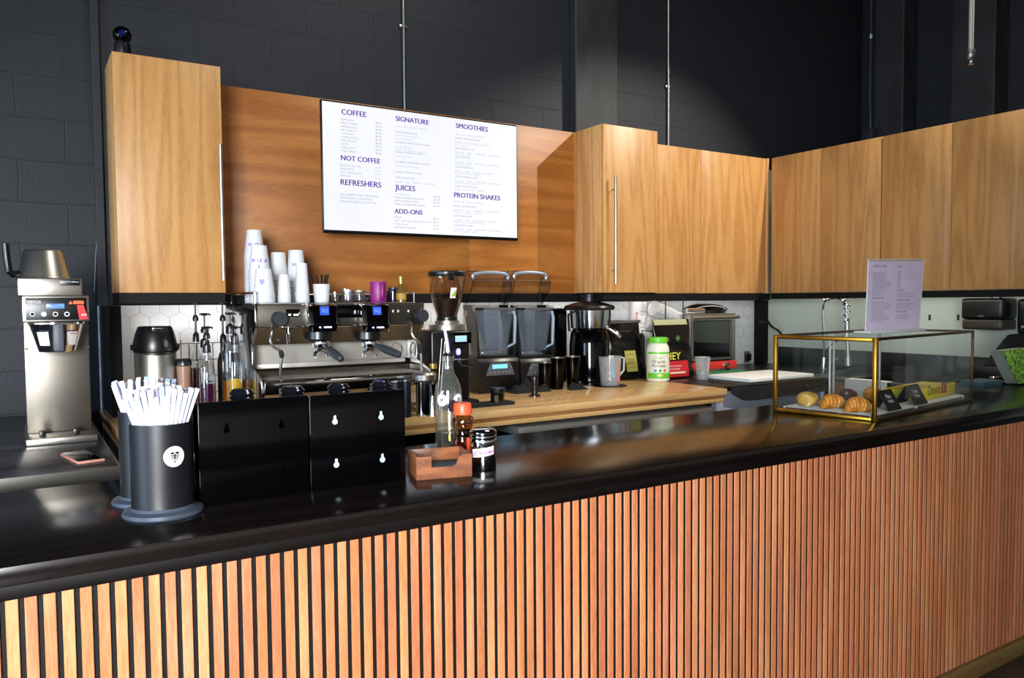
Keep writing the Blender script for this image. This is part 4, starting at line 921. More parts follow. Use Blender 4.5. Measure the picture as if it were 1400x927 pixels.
m.tube([(p.x+s*1.1*math.cos(PI+PI*k/16), p.y+s*1.1*math.sin(PI+PI*k/16), ZC+Z_(474)-.03*math.sin(PI*k/16)) for k in range(17)], .006); obj('bail_handle', m, BLACK, r)
# iced drink cup
p = on_counter(251, 4.0); Z_ = lambda y: zat(251, y, p)-ZC; s = 9.5*mpp(p)
r = thing('iced_drink', 'small cup of milky coffee with a black lid beside the airpot', 'drink cup', p)
m = MB(); m.lathe([(0, 0), (s*.7, 0), (s, Z_(500)), (0, Z_(500))], c=p, n=28); obj('cup', m, mat('milky_coffee', '8a6a58', .3), r)
m = MB(); m.lathe([(s*1.0, Z_(499.5)), (s*1.12, Z_(499)), (s*1.12, Z_(495)), (s*.95, Z_(491)), (s*.9, Z_(490)), (0, Z_(490))], c=p, n=28); obj('lid', m, BLACK, r)
# wire grid
a_, b_ = at(247, 470, Y=4.35), at(312, 470, Y=4.35); zt = a_.z
m = MB()
for k in range(7):
    x = a_.x+(b_.x-a_.x)*k/6; m.cyl((x, 4.35, ZC), (x, 4.35, zt+(.02 if k in (0, 6) else 0)), .0022, n=6); m.cyl((x, 4.35, ZC+.003), (x, 4.55, ZC+.003), .0022, n=6)
for k in range(5): z = ZC+.004+(zt-ZC-.004)*k/4; m.cyl((a_.x, 4.35, z), (b_.x, 4.35, z), .0022, n=6)
for y in (4.45, 4.55): m.cyl((a_.x, y, ZC+.003), (b_.x, y, ZC+.003), .0022, n=6)
solo('wire_stand', m, mat('black_wire', '141416', .5), 'black wire grid stand against the tiles behind the syrup bottles', 'wire stand')
# syrup bottles with pumps
BG = glass('syrup_glass', (.93,.94,.94), base=.045)
def pump_bottle(px, Y, ptop, pcap, pneck, pshould, pliq, wpx, lc, label, dark=False):
    p = on_counter(px, Y); mp_ = mpp(p); Z_ = lambda y: zat(px, y, p)-ZC; s = wpx/2*mp_
    r = thing('syrup_bottle', label, 'bottle', p)
    m = MB(); m.lathe([(0, 0), (s*.95, 0), (s, .006), (s, Z_(pshould)), (s*.93, Z_(pshould-8)), (s*.62, Z_(pshould-18)), (s*.4, Z_(pneck+12)), (s*.36, Z_(pneck)), (s*.44, Z_(pneck)), (s*.44, Z_(pneck-4)), (s*.3, Z_(pneck-5))], c=p, n=28); obj('glass', m, BG if not dark else mat('dark_bottle', '1a1210', .15), r)
    if not dark:
        m = MB(); m.lathe([(0, .004), (s*.93, .004), (s*.94, Z_(pliq)), (0, Z_(pliq))], c=p, n=24); obj('syrup', m, lc, r)
    m = MB(); z0 = Z_(pneck)
    m.lathe([(0, z0-.004), (s*.5, z0-.004), (s*.52, z0+.002), (s*.46, Z_(pneck-9)), (s*.2, Z_(pneck-12)), (.0055, Z_(pneck-13)), (.0055, Z_(pcap+8)), (s*.42, Z_(pcap+8)), (s*.46, Z_(pcap+4)), (s*.3, Z_(pcap)), (.004, Z_(pcap-1)), (.004, Z_(ptop+4)), (.014, Z_(ptop+3.5)), (.016, Z_(ptop+1)), (.012, Z_(ptop)), (0, Z_(ptop))], c=p, n=18)
    m.tube([p+Vector((-.022,.004,Z_(ptop+1.5))), p+Vector((.02,-.006,Z_(ptop+1.5))), p+Vector((.027,-.008,Z_(ptop+3)))], .004, n=8)
    obj('pump', m, BLACK, r)
    m = MB(); m.cyl(p+Vector((0,0,.01)), p+Vector((0,0,z0)), .003, n=8); obj('dip_tube', m, mat('grey_tube', '3a3a40'), r)
pump_bottle(269, 4.22, 411, 431, 466, 500, 503, 17, liquid('red_syrup', '6a0f1c'), 'syrup bottle of red syrup, leftmost of the pump bottles')
pump_bottle(281, 3.98, 428, 447, 474, 505, 520, 24, liquid('purple_syrup', '2a0a22'), 'wide syrup bottle of dark purple syrup with a tall pump in front')
pump_bottle(283.5, 3.8, 446, 455, 481, 514, 524, 21, liquid('plum_syrup', '340c28'), 'low syrup bottle of plum syrup nearest the bar, left of the yellow ones')
pump_bottle(306, 4.22, 411, 431, 468, 500, 503, 17, liquid('brown_syrup', '2a160c'), 'dark brown bottle with a tall pump against the tiles', True)
pump_bottle(316, 3.98, 427, 447, 455, 483, 520, 24, liquid('amber_syrup', '8a4a10'), 'syrup bottle of amber syrup behind the yellow one')
pump_bottle(322, 3.8, 446, 456, 470, 500, 517, 20, liquid('yellow_syrup', 'b08a1e'), 'syrup bottle of golden yellow syrup closest to the espresso machine')

# ================================================================== espresso machine
def c3(x, y, Y): return at(320+x/3.567, 300+y/3.567, Y=Y)
EX0, EX1 = .915, 1.765
z_top = c3(500, 412, 3.66).z; z_f = c3(500, 520, 3.66).z; z_s = c3(500, 598, 3.74).z; z_b = c3(500, 690, 3.84).z; z_g = c3(500, 755, 3.7).z; z_l = c3(500, 795, 3.57).z; z_bt = ZC+.05
r = thing('espresso_machine', 'wide two-group stainless espresso machine on the maple counter', 'espresso machine', ((EX0+EX1)/2, 3.9, ZC))
prof = [(3.66, z_top), (3.66, z_f), (3.745, z_s), (3.84, z_s), (3.84, z_b), (3.8, z_b-.03), (3.8, z_bt), (4.2, z_bt), (4.24, z_top-.03), (4.22, z_top)]
obj('housing', MB().prism(prof, 'x', EX0+.012, EX1-.012), DSTEEL, r)
MIR = mat('mirror_steel', 'b8b8b8', .1, 1, var=.03)
pp = [(3.645, z_top+.006), (3.645, z_f), (3.72, z_s), (3.715, z_b), (3.56, z_g+.01), (3.555, z_l-.03), (3.59, z_bt-.005), (4.22, z_bt-.005), (4.26, z_top-.04), (4.23, z_top+.006)]
for x in (EX0, EX1-.0115): obj('side_panel', MB().prism(pp, 'x', x, x+.0115, .002), MIR, r)
obj('fascia', MB().box((EX0+.013, 3.653, z_f+.003), (EX1-.013, 3.659, z_top-.003), .002), mat('dark_brushed', '55514a', .4, .9, stretch=(1,1,14)), r)
m = MB(); m.slab([(EX0+.013, 3.656, z_f-.002), (EX1-.013, 3.656, z_f-.002), (EX1-.013, 3.74, z_s), (EX0+.013, 3.74, z_s)], .004); obj('lower_fascia', m, mat('warm_steel', 'a8947a', .38, 1, stretch=(14,1,1)), r)
obj('backsplash', MB().box((EX0+.013, 3.833, z_b), (EX1-.013, 3.84, z_s-.002)), MSTEEL, r)
m = MB(); m.box((EX0+.03, 3.815, z_b-.028), (EX1-.03, 3.83, z_b+.004), .003); m.box((EX0+.03, 3.58, z_g-.022), (EX1-.02, 3.83, z_g-.012)); tr = obj('drip_tray', m, MSTEEL, r)
m = MB()
for k in range(58):
    x = EX0+.04+(EX1-EX0-.08)*k/57; m.box((x-.0028, 3.585, z_g-.004), (x+.0028, 3.81, z_g))
for y in (3.585, 3.66, 3.73, 3.805): m.box((EX0+.035, y, z_g-.0095), (EX1-.035, y+.006, z_g-.0042))
obj('drip_grate', m, MSTEEL, tr)
m = MB(); m.prism([(3.575, z_g+.002), (3.55, z_g-.01), (3.555, z_l-.035), (3.6, z_bt), (3.79, z_bt), (3.79, z_g-.024), (3.582, z_g-.024)], 'x', EX0+.013, EX1-.013, .003); obj('front_lip', m, MIR, r)
for x in (EX0+.08, EX1-.08):
    for y in (3.66, 4.15): m = MB(); m.lathe([(0, 0), (.03, 0), (.03, .012), (.02, .02), (.02, z_bt-ZC-.0005), (0, z_bt-ZC-.0005)], c=(x, y, ZC), n=20); obj('foot', m, STEEL, r)
# cup rail on top
zr = z_top+.055
m = MB(); x0, x1 = EX0+.02, EX1-.02
m.tube([(x0, 3.72, zr), (x0, 4.19, zr), (x1, 4.19, zr), (x1, 3.72, zr)], .005)
for x, y in ((x0, 3.72), (x0, 4.19), (x1, 4.19), (x1, 3.72), ((x0+x1)/2, 4.19)): m.cyl((x, y, z_top), (x, y, zr), .005, n=8)
obj('cup_rail', m, CHROME, r)
obj('cup_tray', MB().box((x0+.01, 3.68, z_top+.0002), (x1-.01, 4.17, z_top+.006), .002), STEELH, r)
CTOP = z_top+.0065
# groups
LCD = mat('blue_display', '10205a', .3, emit='3a63e0', es=.9)
for gi, (xa, xb, hx, hl) in enumerate(((360, 500, 415, (505, 655)), (622, 752, 655, (785, 640)))):
    a_, b_ = c3(xa, 412, 3.6), c3(xb, 412, 3.6)
    zlow = c3(xa, 550, 3.6).z
    pr = [(3.652, z_top+.004), (3.6, z_top-.008), (3.585, zlow+.035), (3.6, zlow), (3.652, zlow)]
    gm = obj('group_module', MB().prism(pr, 'x', a_.x+.022, b_.x-.006, .003), GBLACK, r)
    m = MB(); m.prism([(u+(-.003 if u < 3.65 else 0), v+(.003 if v > zlow+.1 else -.002)) for u, v in pr], 'x', a_.x, a_.x+.0215, .002); obj('chrome_cheek', m, CHROME, gm); m = MB(); m.prism(pr, 'x', b_.x-.0055, b_.x, .001); obj('chrome_cheek', m, CHROME, gm)
    cx = (a_.x+b_.x)/2+.008; q = c3(440 if gi == 0 else 692, 446, 3.59)
    m = MB(); m.slab([(cx-.022, 3.593, q.z-.02), (cx+.022, 3.593, q.z-.02), (cx+.022, 3.597, q.z+.02), (cx-.022, 3.597, q.z+.02)], .002); dsp = obj('display', m, LCD, gm)
    m = MB(); m.text('N1' if gi == 0 else 'N2', (cx-.013, 3.591, q.z-.009), h=.02, wmax=.027); obj('display_digits', m, mat('bright_blue', '3a5cff', emit='7a98ff', es=1.2), dsp, smooth=0)
    m = MB()
    for k, wd in enumerate((.008, .022, .014)): x = cx-.03+k*.023; m.box((x, 3.582, zlow+.018), (x+wd, 3.586, zlow+.025))
    obj('touch_button', m, mat('button_glow', 'd8dcff', emit='d0d8ff', es=.7), gm)
    h = c3(hx, 570, 3.66); hz = c3(hx, 570, 3.66).z
    m = MB(); m.lathe([(0, .03), (.05, .03), (.062, .022), (.064, -.012), (.058, -.02), (0, -.02)], c=(h.x, 3.67, hz), n=32); gh = obj('group_head', m, BLACK, r)
    # portafilter
    P_ = Vector((h.x+.012, 3.67, hz-.022))
    m = MB(); m.lathe([(0, 0), (.043, 0), (.045, -.006), (.04, -.03), (.022, -.042), (.0, -.043)], c=P_, n=28)
    for sx in (-1, 1): m.tube([P_+Vector((0,0,-.042)), P_+Vector((sx*.02,0,-.05)), P_+Vector((sx*.032,0,-.062)), P_+Vector((sx*.033,0,-.08))], .008, n=10)
    pf = obj('portafilter', m, CHROME, r)
    e = c3(*hl, 3.5); d_ = (e-P_).normalized(); m = MB(); s0 = P_+Vector((0,0,-.012))
    m.tube([s0+d_*.035, s0+d_*.07, s0+d_*.09, s0+d_*.13, s0+d_*.19, s0+d_*.215, s0+d_*.222], [.009, .011, .018, .02, .0185, .016, .006], n=16); obj('handle', m, mat('grey_black_grip', '2a3036', .5), pf)
a_, b_ = c3(505, 480, 3.652), c3(610, 418, 3.652); obj('centre_screen', MB().box((a_.x, 3.648, a_.z), (b_.x, 3.653, b_.z), .001), GBLACK, r)
for x, y in ((215, 485), (905, 470)):
    q = c3(x, y, 3.64); m = MB(); m.cyl((q.x, 3.653, q.z), (q.x, 3.64, q.z), .02, n=20); m.cyl((q.x, 3.639, q.z), (q.x, 3.595, q.z), .034, .031, n=28); obj('steam_knob', m, mat('knob_grey', '20242a', .5), r)
a_, b_ = c3(252, 475, 3.652), c3(318, 438, 3.652); bp_ = obj('switch_block', MB().box((a_.x, 3.647, a_.z), (b_.x, 3.653, b_.z), .001), GBLACK, r)
m = MB()
for x0_, x1_ in ((265, 278), (290, 314)): a_, b_ = c3(x0_, 469, 3.646), c3(x1_, 461, 3.646); m.box((a_.x, 3.646, a_.z), (b_.x, 3.647, b_.z))
obj('switch_light', m, mat('white_glow', 'ffffff', emit='ffffff', es=.9), bp_)
m = MB()
for x in (775, 800, 850): q = c3(x, 447, 3.652); m.box((q.x-.004, 3.651, q.z-.006), (q.x+.004, 3.653, q.z+.006))
obj('fascia_mark', m, PAPER, r)
q = c3(210, 577, 3.73); m = MB(); m.lathe([(.006, 0), (.011, 0), (.011, .003), (.006, .003), (.006, 0)], n=24, M=Matrix.Translation((q.x, q.y-.012, q.z)) @ Matrix.Rotation(PI/2, 4, 'X')); obj('lit_ring_button', m, mat('white_glow', 'ffffff', emit='ffffff', es=.9), r)
# steam wands and hot-water spout
wl = [c3(190, 528, 3.63), c3(180, 560, 3.6), c3(178, 595, 3.59), c3(195, 622, 3.59), c3(226, 640, 3.59), c3(233, 660, 3.59), c3(228, 720, 3.6), c3(222, 782, 3.62)]
m = MB(); m.tube([wl[0]+Vector((0,.03,.01))]+bez(wl, 4), .0065, n=10); w_ = obj('steam_wand', m, STEEL, r)
m = MB(); m.tube([wl[4], wl[4].lerp(wl[5], .6), wl[5], wl[5].lerp(wl[6], .25)], [.009, .0115, .0115, .009], n=12); obj('rubber_grip', m, RUBBER, w_)
wr = [c3(868, 512, 3.63), c3(864, 550, 3.6), c3(880, 580, 3.59), c3(904, 605, 3.59), c3(912, 640, 3.59), c3(914, 738, 3.6)]
m = MB(); m.tube([wr[0]+Vector((0,.03,.01))]+bez(wr, 4), .0065, n=10); w_ = obj('steam_wand', m, STEEL, r)
m = MB(); m.tube([wr[3], wr[3].lerp(wr[4], .4), wr[4], wr[4].lerp(wr[5], .12)], [.009, .0115, .0115, .009], n=12); obj('rubber_grip', m, RUBBER, w_)
q = [c3(262, 525, 3.65), c3(262, 560, 3.63), c3(264, 608, 3.63)]
m = MB(); m.tube([q[0]+Vector((0,.05,.01))]+q, [.008, .008, .012, .007], n=12); m.box((q[0].x-.03, 3.64, q[0].z-.006), (q[0].x+.03, 3.652, q[0].z+.006), .002); obj('water_spout', m, CHROME, r)
q = c3(790, 632, 3.83); m = MB(); m.lathe([(.028, 0), (.036, 0), (.036, .006), (.028, .006), (.028, 0)], n=28, M=Matrix.Translation((q.x, 3.833, q.z)) @ Matrix.Rotation(PI/2, 4, 'X')); obj('gauge_ring', m, CHROME, r)
for x, y, Y in ((122, 582, 3.722), (124, 620, 3.832), (895, 570, 3.722)): q = c3(x, y, Y); m = MB(); m.cyl((q.x, Y, q.z), (q.x, Y-.006, q.z), .006, n=12); obj('screw', m, CHROME, r)

# ---------------------------------------------------------------- paper cups on the machine
LOGO = mat('violet_print', '6a54b4', .6)
def cup_stack(px, ptop, pbot, wtop, wbot, Y, n, label, logo, group):
    p = at(px, pbot, Y=Y); p.z = CTOP; mp_ = mpp(p); H = zat(px, ptop, p)-CTOP; s = wbot/2*mp_; st = wtop/2*mp_
    hc = min(.145, H*.8); step = (H-hc)/max(1, n-1)
    taper = (s-st)
    for k in range(n):
        c = Vector((p.x+random.uniform(-.0003,.0003), p.y, CTOP+.0003+k*step)); kx = 1-.0*k
        m = MB(); m.lathe([(s*1.015, .002), (s*1.05, .0), (s*1.075, .003), (s*1.03, .0065), (st*1.03, hc-.004), (st, hc), (0, hc)], c=c, n=28)
        if k == 0: root = obj('paper_cup', m, WCUP, loc=c); tag(root, label, 'paper cup', group); first = root
        else:
            root = first.copy(); COL.objects.link(root); root.location = c; m.bm.free()
        last = root
    if logo:
        c = Vector(last.location); am = facing(c)+logo[1]; nn = Vector((math.cos(am), math.sin(am), 0)); uu = Vector((-math.sin(am), math.cos(am), 0)); m = MB()
        if logo[0] == 'text':
            zz = hc*.42; rad = s+(st-s)*(zz/hc)+.0035
            for k, ch in enumerate('VIOIA'):
                a2 = am+(k-2)*.34; n2 = Vector((math.cos(a2), math.sin(a2), 0)); m.text(ch, c+n2*rad+Vector((-math.sin(a2), math.cos(a2), 0))*-.005+Vector((0,0,zz)), h=.017, ux=(-math.sin(a2), math.cos(a2), 0), bold=.01)
            zz = hc*.18; rad = s+(st-s)*(zz/hc)+.004
            for k, ch in enumerate('I'): m.text(ch, c+nn*rad+Vector((0,0,zz)), h=.022, ux=uu, bold=.02)
        else:
            zz = hc*.5; rad = s+(st-s)*(zz/hc)+.004; paint_crest(m, c+nn*rad+Vector((0,0,zz)), uu, (0,0,1), .022)
        sm = obj('printed_logo', m, LOGO, None, loc=last.location, smooth=0, flip=False); sm.parent = last; sm.location = (0,0,0)
cup_stack(349.5, 315, 416, 19, 27, 4.07, 16, 'white paper cup in the tall stack at the back left of the espresso machine', ('text', .1), 'cups in the tallest stack')
cup_stack(356, 336, 416, 20, 28, 3.96, 12, 'white paper cup in the stack just in front of the tallest one', ('text', -.1), 'cups in the second tall stack')
cup_stack(361.5, 367.5, 416.5, 20, 28, 3.8, 5, 'wide white paper cup in the low stack at the front left of the machine', ('crest', -.2), 'cups in the low front stack')
cup_stack(381.5, 345.5, 415, 19, 24, 4.05, 9, 'white paper cup in the middle rear stack', None, 'cups in the middle rear stack')
cup_stack(389, 375.5, 416, 13.5, 17, 3.82, 6, 'small white paper cup in the short front stack of the middle', None, 'cups in the short middle stack')
cup_stack(406, 342.5, 415, 19, 25, 4.05, 9, 'white paper cup in the rear stack left of the stirrers', ('text', .3), 'cups in the right rear stack')
cup_stack(413.5, 360, 416, 14, 18, 3.84, 8, 'small white paper cup in the front stack left of the stirrers', None, 'cups in the right front stack')
# stirrers
p = at(440, 414, Y=3.86); p.z = CTOP; Z_ = lambda y: zat(440, y, p)-CTOP; s = 11.8*mpp(p)
m = MB(); hh = Z_(388.5); m.lathe([(0, 0), (s*.82, 0), (s*.98, hh-.004), (s*1.03, hh-.002), (s*1.0, hh), (s*.95, hh-.002), (s*.79, .004), (0, .004)], c=p, n=28); solo('paper_cup', m, WCUP, 'upright white paper cup holding black stirrers on the machine', 'paper cup')
for k, (dx, dy, t) in enumerate(((-.055, 0, .95), (-.018, .012, .9), (-.004, -.01, .85), (.008, .01, 1.0), (.018, -.004, .88), (.028, .01, .95), (.036, 0, 1.02))):
    f_ = p+Vector((dx*.25, dy, .005)); e_ = p+Vector((dx, dy*1.4, hh+.05*t)); m = MB(); w_ = Vector((.0042,0,0)); n_ = Vector((0,.0012,0))
    m.mesh([f_-w_-n_, f_+w_-n_, f_+w_+n_, f_-w_+n_, e_-w_-n_, e_+w_-n_, e_+w_+n_, e_-w_+n_], [(3,2,1,0),(4,5,6,7),(0,1,5,4),(1,2,6,5),(2,3,7,6),(3,0,4,7)]); solo('stirrer', m, BLACK, 'black stirrer in the upright paper cup', 'stirrer', 'black stirrers')
# glasses
TG = glass('tumbler_glass', (.9,.92,.93), base=.10)
for k, (px, pt_, w_, Y, lb) in enumerate(((458, 399, 12, 3.9, 'small clear glass nearest the stirrer cup'), (472, 395, 13, 3.96, 'clear tumbler behind the small glass on the machine'), (476, 396, 13, 3.82, 'clear tumbler in the middle of the glasses row'), (491, 397, 18, 3.85, 'wide clear glass mug left of the magenta mug'))):
    p = at(px, 414, Y=Y); p.z = CTOP+.0002; s = w_/2*mpp(p); hh = zat(px, pt_, p)-p.z
    rt = thing('drinking_glass', lb, 'glass', p)
    m = MB(); m.lathe([(0, 0), (s*.85, 0), (s*.92, .004), (s, hh), (s*.9, hh), (s*.8, .012), (0, .01)], c=p, n=28); obj('bowl', m, TG, rt)
    if k == 3: m = MB(); m.tube([p+Vector((s*.95+.026*math.sin(PI*j/8), -.006, hh*.85-hh*.65*j/8)) for j in range(9)], .0045, n=8); obj('handle', m, TG, rt)
# magenta mug, jar, bottle
MG = mat('magenta_glaze', '821a6c', .45)
p = at(517.5, 413, Y=3.84); p.z = CTOP; s = 11*mpp(p); hh = zat(517, 385, p)-CTOP
r = thing('mug', 'magenta mug on top of the espresso machine', 'mug', p)
m = MB(); m.lathe([(0, 0), (s*.95, 0), (s, .005), (s, hh-.003), (s*.97, hh), (s*.9, hh-.003), (s*.9, .008), (0, .008)], c=p, n=36); obj('bowl', m, MG, r)
m = MB(); m.tube(bez([p+Vector((-.004,-s*.98,hh*.86)), p+Vector((-.008,-s*.98-.03,hh*.84)), p+Vector((-.01,-s*.98-.038,hh*.5)), p+Vector((-.008,-s*.98-.028,hh*.2)), p+Vector((-.004,-s*.98,hh*.18))], 5), .0068, n=10); obj('handle', m, MG, r)
p = at(537.5, 412, Y=3.94); p.z = CTOP; s = 8*mpp(p); hh = zat(537, 393, p)-CTOP
r = thing('dark_jar', 'small dark purple jar right of the magenta mug', 'jar', p)
m = MB(); m.lathe([(0, 0), (s, 0), (s*1.05, hh*.3), (s, hh*.75), (s*.75, hh*.85), (0, hh*.85)], c=p, n=28); obj('body', m, mat('dark_purple_glass', '1c1230', .15), r)
m = MB(); m.lathe([(0, hh*.85+.0005), (s*.8, hh*.85+.0005), (s*.8, hh), (0, hh)], c=p, n=28); obj('lid', m, mat('purple_lid', '2c2240', .4), r)
p = at(548.5, 412, Y=3.86); p.z = CTOP; s = 7*mpp(p); Z_ = lambda y: zat(548, y, p)-CTOP
r = thing('sauce_bottle', 'small amber sauce bottle with a gold cap on the machine', 'bottle', p)
m = MB(); m.lathe([(0, 0), (s, 0), (s, Z_(400)), (s*.55, Z_(392)), (s*.5, Z_(388)), (0, Z_(388))], c=p, n=24); obj('body', m, mat('amber_glass', '5e4a1e', .15), r)
GOLD = mat('gold_cap', '94793a', .35, .5)
m = MB(); m.lathe([(0, Z_(388.2)), (s*.62, Z_(388.2)), (s*.6, Z_(378)), (0, Z_(378))], c=p, n=24); obj('cap', m, GOLD, r)
m = MB(); m.lathe([(s*1.02, Z_(410)), (s*1.03, Z_(409)), (s*1.03, Z_(402)), (s*1.02, Z_(401))], c=p, n=24); obj('label', m, mat('ochre_label', 'a08030', .6), r)

# ================================================================== grinder
def c4(x, y, Y): return at(560+x/4.213, 340+y/4.213, Y=Y)
p = on_counter(614, 3.82); mp_ = mpp(p); Z_ = lambda y: zat(614, 340+y/4.213, p)-ZC; K = mp_/4.213
r = thing('coffee_grinder', 'black coffee grinder with a clear bean hopper right of the espresso machine', 'coffee grinder', p)
m = MB(); xa, xb = c4(128, 600, 3.74).x, c4(350, 600, 3.74).x
m.box((xa, 3.745, ZC+.03), (xb, 4.02, ZC+Z_(470)), .012, 3); m.box((xa-.004, 3.66, ZC+.0005), (xb+.01, 4.03, ZC+.0295), .008); obj('body', m, BLACK, r)
m = MB(); hc_ = Vector((c4(225, 430, 3.84).x, 3.86, ZC))
m.lathe([(0, Z_(468)), (105*K, Z_(468)), (105*K, Z_(440)), (70*K, Z_(438)), (70*K, Z_(415)), (0, Z_(415))], c=hc_, n=36); obj('collar', m, STEEL, r)
m = MB(); m.lathe([(52*K, Z_(412)), (58*K, Z_(390)), (92*K, Z_(280)), (103*K, Z_(160)), (100*K, Z_(160)), (89*K, Z_(280)), (55*K, Z_(392)), (50*K, Z_(410))], c=hc_, n=40); hp = obj('hopper', m, glass('hopper_clear', (.9,.88,.86), base=.05), r)
m = MB(); m.lathe([(0, Z_(408)), (49*K, Z_(408)), (54*K, Z_(390)), (84*K, Z_(292)), (60*K, Z_(286)), (0, Z_(280))], c=hc_, n=36); BEAN = mat('coffee_beans', '2c150c', .45, var=.7, scale=160, bump=1.0); bn = obj('beans', m, BEAN, hp); bn['kind'] = 'stuff'
m = MB(); m.lathe([(0, Z_(160)+.0005), (104*K, Z_(158)), (107*K, Z_(152)), (106*K, Z_(135)), (98*K, Z_(128)), (0, Z_(126))], c=hc_, n=40); obj('hopper_lid', m, BLACK, r)
m = MB(); m.lathe([(57*K, Z_(415)), (60*K, Z_(412)), (60*K, Z_(395)), (57*K, Z_(392))], c=hc_, n=36); obj('hopper_gate', m, BLACK, r)
a_, b_ = c4(255, 548, 3.72), c4(348, 480, 3.72); cs = obj('control_box', MB().box((a_.x, 3.72, a_.z), (b_.x+.01, 3.7445, b_.z), .004), GBLACK, r)
a_, b_ = c4(265, 538, 3.715), c4(330, 500, 3.715); obj('display', MB().box((a_.x, 3.716, a_.z), (b_.x, 3.7195, b_.z), .001), mat('cold_lcd', '8fb4c8', .3, emit='8fb8d8', es=.5), cs)
q = c4(280, 595, 3.735); m = MB(); m.lathe([(0, -.02), (.012, -.012), (.013, .008), (.008, .018), (0, .02)], c=(q.x, 3.733, q.z), n=18); obj('spout_light', m, mat('violet_light', 'a9a6ff', .3, emit='a8a4ff', es=1.0), r)
q = c4(292, 640, 3.71); m = MB(); m.box((q.x-.03, 3.66, q.z-.002), (q.x+.032, 3.7445, q.z+.008), .002); m.tube([(q.x-.026, 3.68, q.z-.003), (q.x-.03, 3.64, q.z-.02), (q.x+.035, 3.64, q.z-.03)], .006); obj('portafilter_fork', m, CHROME, r)
m = MB(); m.box((c4(235, 150, 3.73).x, hc_.y-104*K-.004, ZC+Z_(185)), (c4(270, 150, 3.73).x, hc_.y-98*K, ZC+Z_(140)), .003); obj('lid_clip', m, BLACK, r)
m = MB(); a_ = c4(238, 285, 3.76); b_ = c4(270, 225, 3.76); yy = hc_.y-99*K-.004; m.slab([(a_.x, yy+.012, a_.z), (b_.x, yy+.012, a_.z), (b_.x, yy-.004, b_.z), (a_.x, yy-.004, b_.z)], .001); st_ = obj('hopper_sticker', m, PAPER, hp)
m = MB(); m.slab([(a_.x+.006, yy+.004, a_.z+.01), (b_.x-.002, yy+.004, a_.z+.01), (b_.x-.004, yy-.004, a_.z+.045)], .001); obj('green_print', m, mat('green_print', '8aa832'), st_)

# ---------------------------------------------------------------- between machine and grinder
p = on_counter(580, 3.482); Z_ = lambda y: zat(580, y, p)-ZC; s = 12*mpp(p)
r = thing('knock_container', 'round stainless knock container with a wide rim beside the machine', 'container', p)
m = MB(); m.lathe([(0, 0), (s*.98, 0), (s, .004), (s, Z_(522)), (s*.95, Z_(522)), (s*.94, .008), (0, .008)], c=p, n=36); obj('body', m, MIR, r)
m = MB(); m.lathe([(s*1.01, Z_(522)), (s*1.34, Z_(519)), (s*1.38, Z_(512)), (s*1.2, Z_(509)), (0, Z_(509)), (0, Z_(521)), (s*1.01, Z_(522))], c=p, n=36); obj('rim', m, STEEL, r)
for k, px in enumerate((541, 554)):
    p = on_counter(px, 3.465+.012*k); s = (7.5, 7.5)[k]*mpp(p); hh = zat(px, 521-k, p)-ZC; r = thing('black_cup', ('black steel cup next to the organiser, left of its twin', 'black steel cup left of the stainless knock container')[k], 'cup', p)
    m = MB(); m.lathe([(0, 0), (s, 0), (s, hh), (s*.92, hh), (s*.9, .006), (0, .006)], c=p, n=28); obj('wall', m, mat('slate_metal', '20262e', .35, .6), r); m = MB(); m.lathe([(s*1.0, hh-.004), (s*1.03, hh-.002), (s*1.02, hh+.001), (s*.93, hh+.001)], c=p, n=28); obj('rim', m, STEEL, r)
p = on_counter(592, 3.62); Z_ = lambda y: zat(592, y, p)-ZC; s = 6*mpp(p)
r = thing('flavour_bottle', 'small dark bottle with a gold cap behind the knock container', 'bottle', p)
m = MB(); m.lathe([(0, 0), (s, 0), (s, Z_(508)), (s*.8, Z_(504)), (0, Z_(504))], c=p, n=24); obj('body', m, mat('dark_bottle', '1a1210', .15), r)
m = MB(); m.lathe([(0, Z_(503.8)), (s*.95, Z_(503.8)), (s*.92, Z_(497)), (0, Z_(497))], c=p, n=24); obj('cap', m, GOLD, r)
p = on_counter(591, 3.435); Z_ = lambda y: zat(591, y, p)-ZC; s = 5.5*mpp(p)
m = MB(); m.lathe([(0, 0), (s, 0), (s*.42, Z_(541)), (s*.42, Z_(540)), (s*1.1, Z_(525)), (s*.95, Z_(525)), (s*.3, Z_(539)), (0, Z_(539))], c=p, n=28); solo('jigger', m, CHROME, 'hourglass steel jigger at the counter edge beside the knock container', 'jigger')
for k, (x0_, y0_, x1_, y1_) in enumerate(((588, 512, 604, 463), (592, 512, 608, 467))):
    a_ = on_counter(x0_+8, 3.6); b_ = at(x1_, y1_, Y=3.6); a_.z = ZC
    m = MB(); m.tube([a_, a_.lerp(b_, .5), a_.lerp(b_, .9), b_], [.0055, .0045, .002, .0022], n=8); solo('bar_spoon', m, STEEL, ('thin steel spoon leaning left of its twin by the grinder', 'thin steel spoon leaning nearest the grinder')[k], 'spoon')
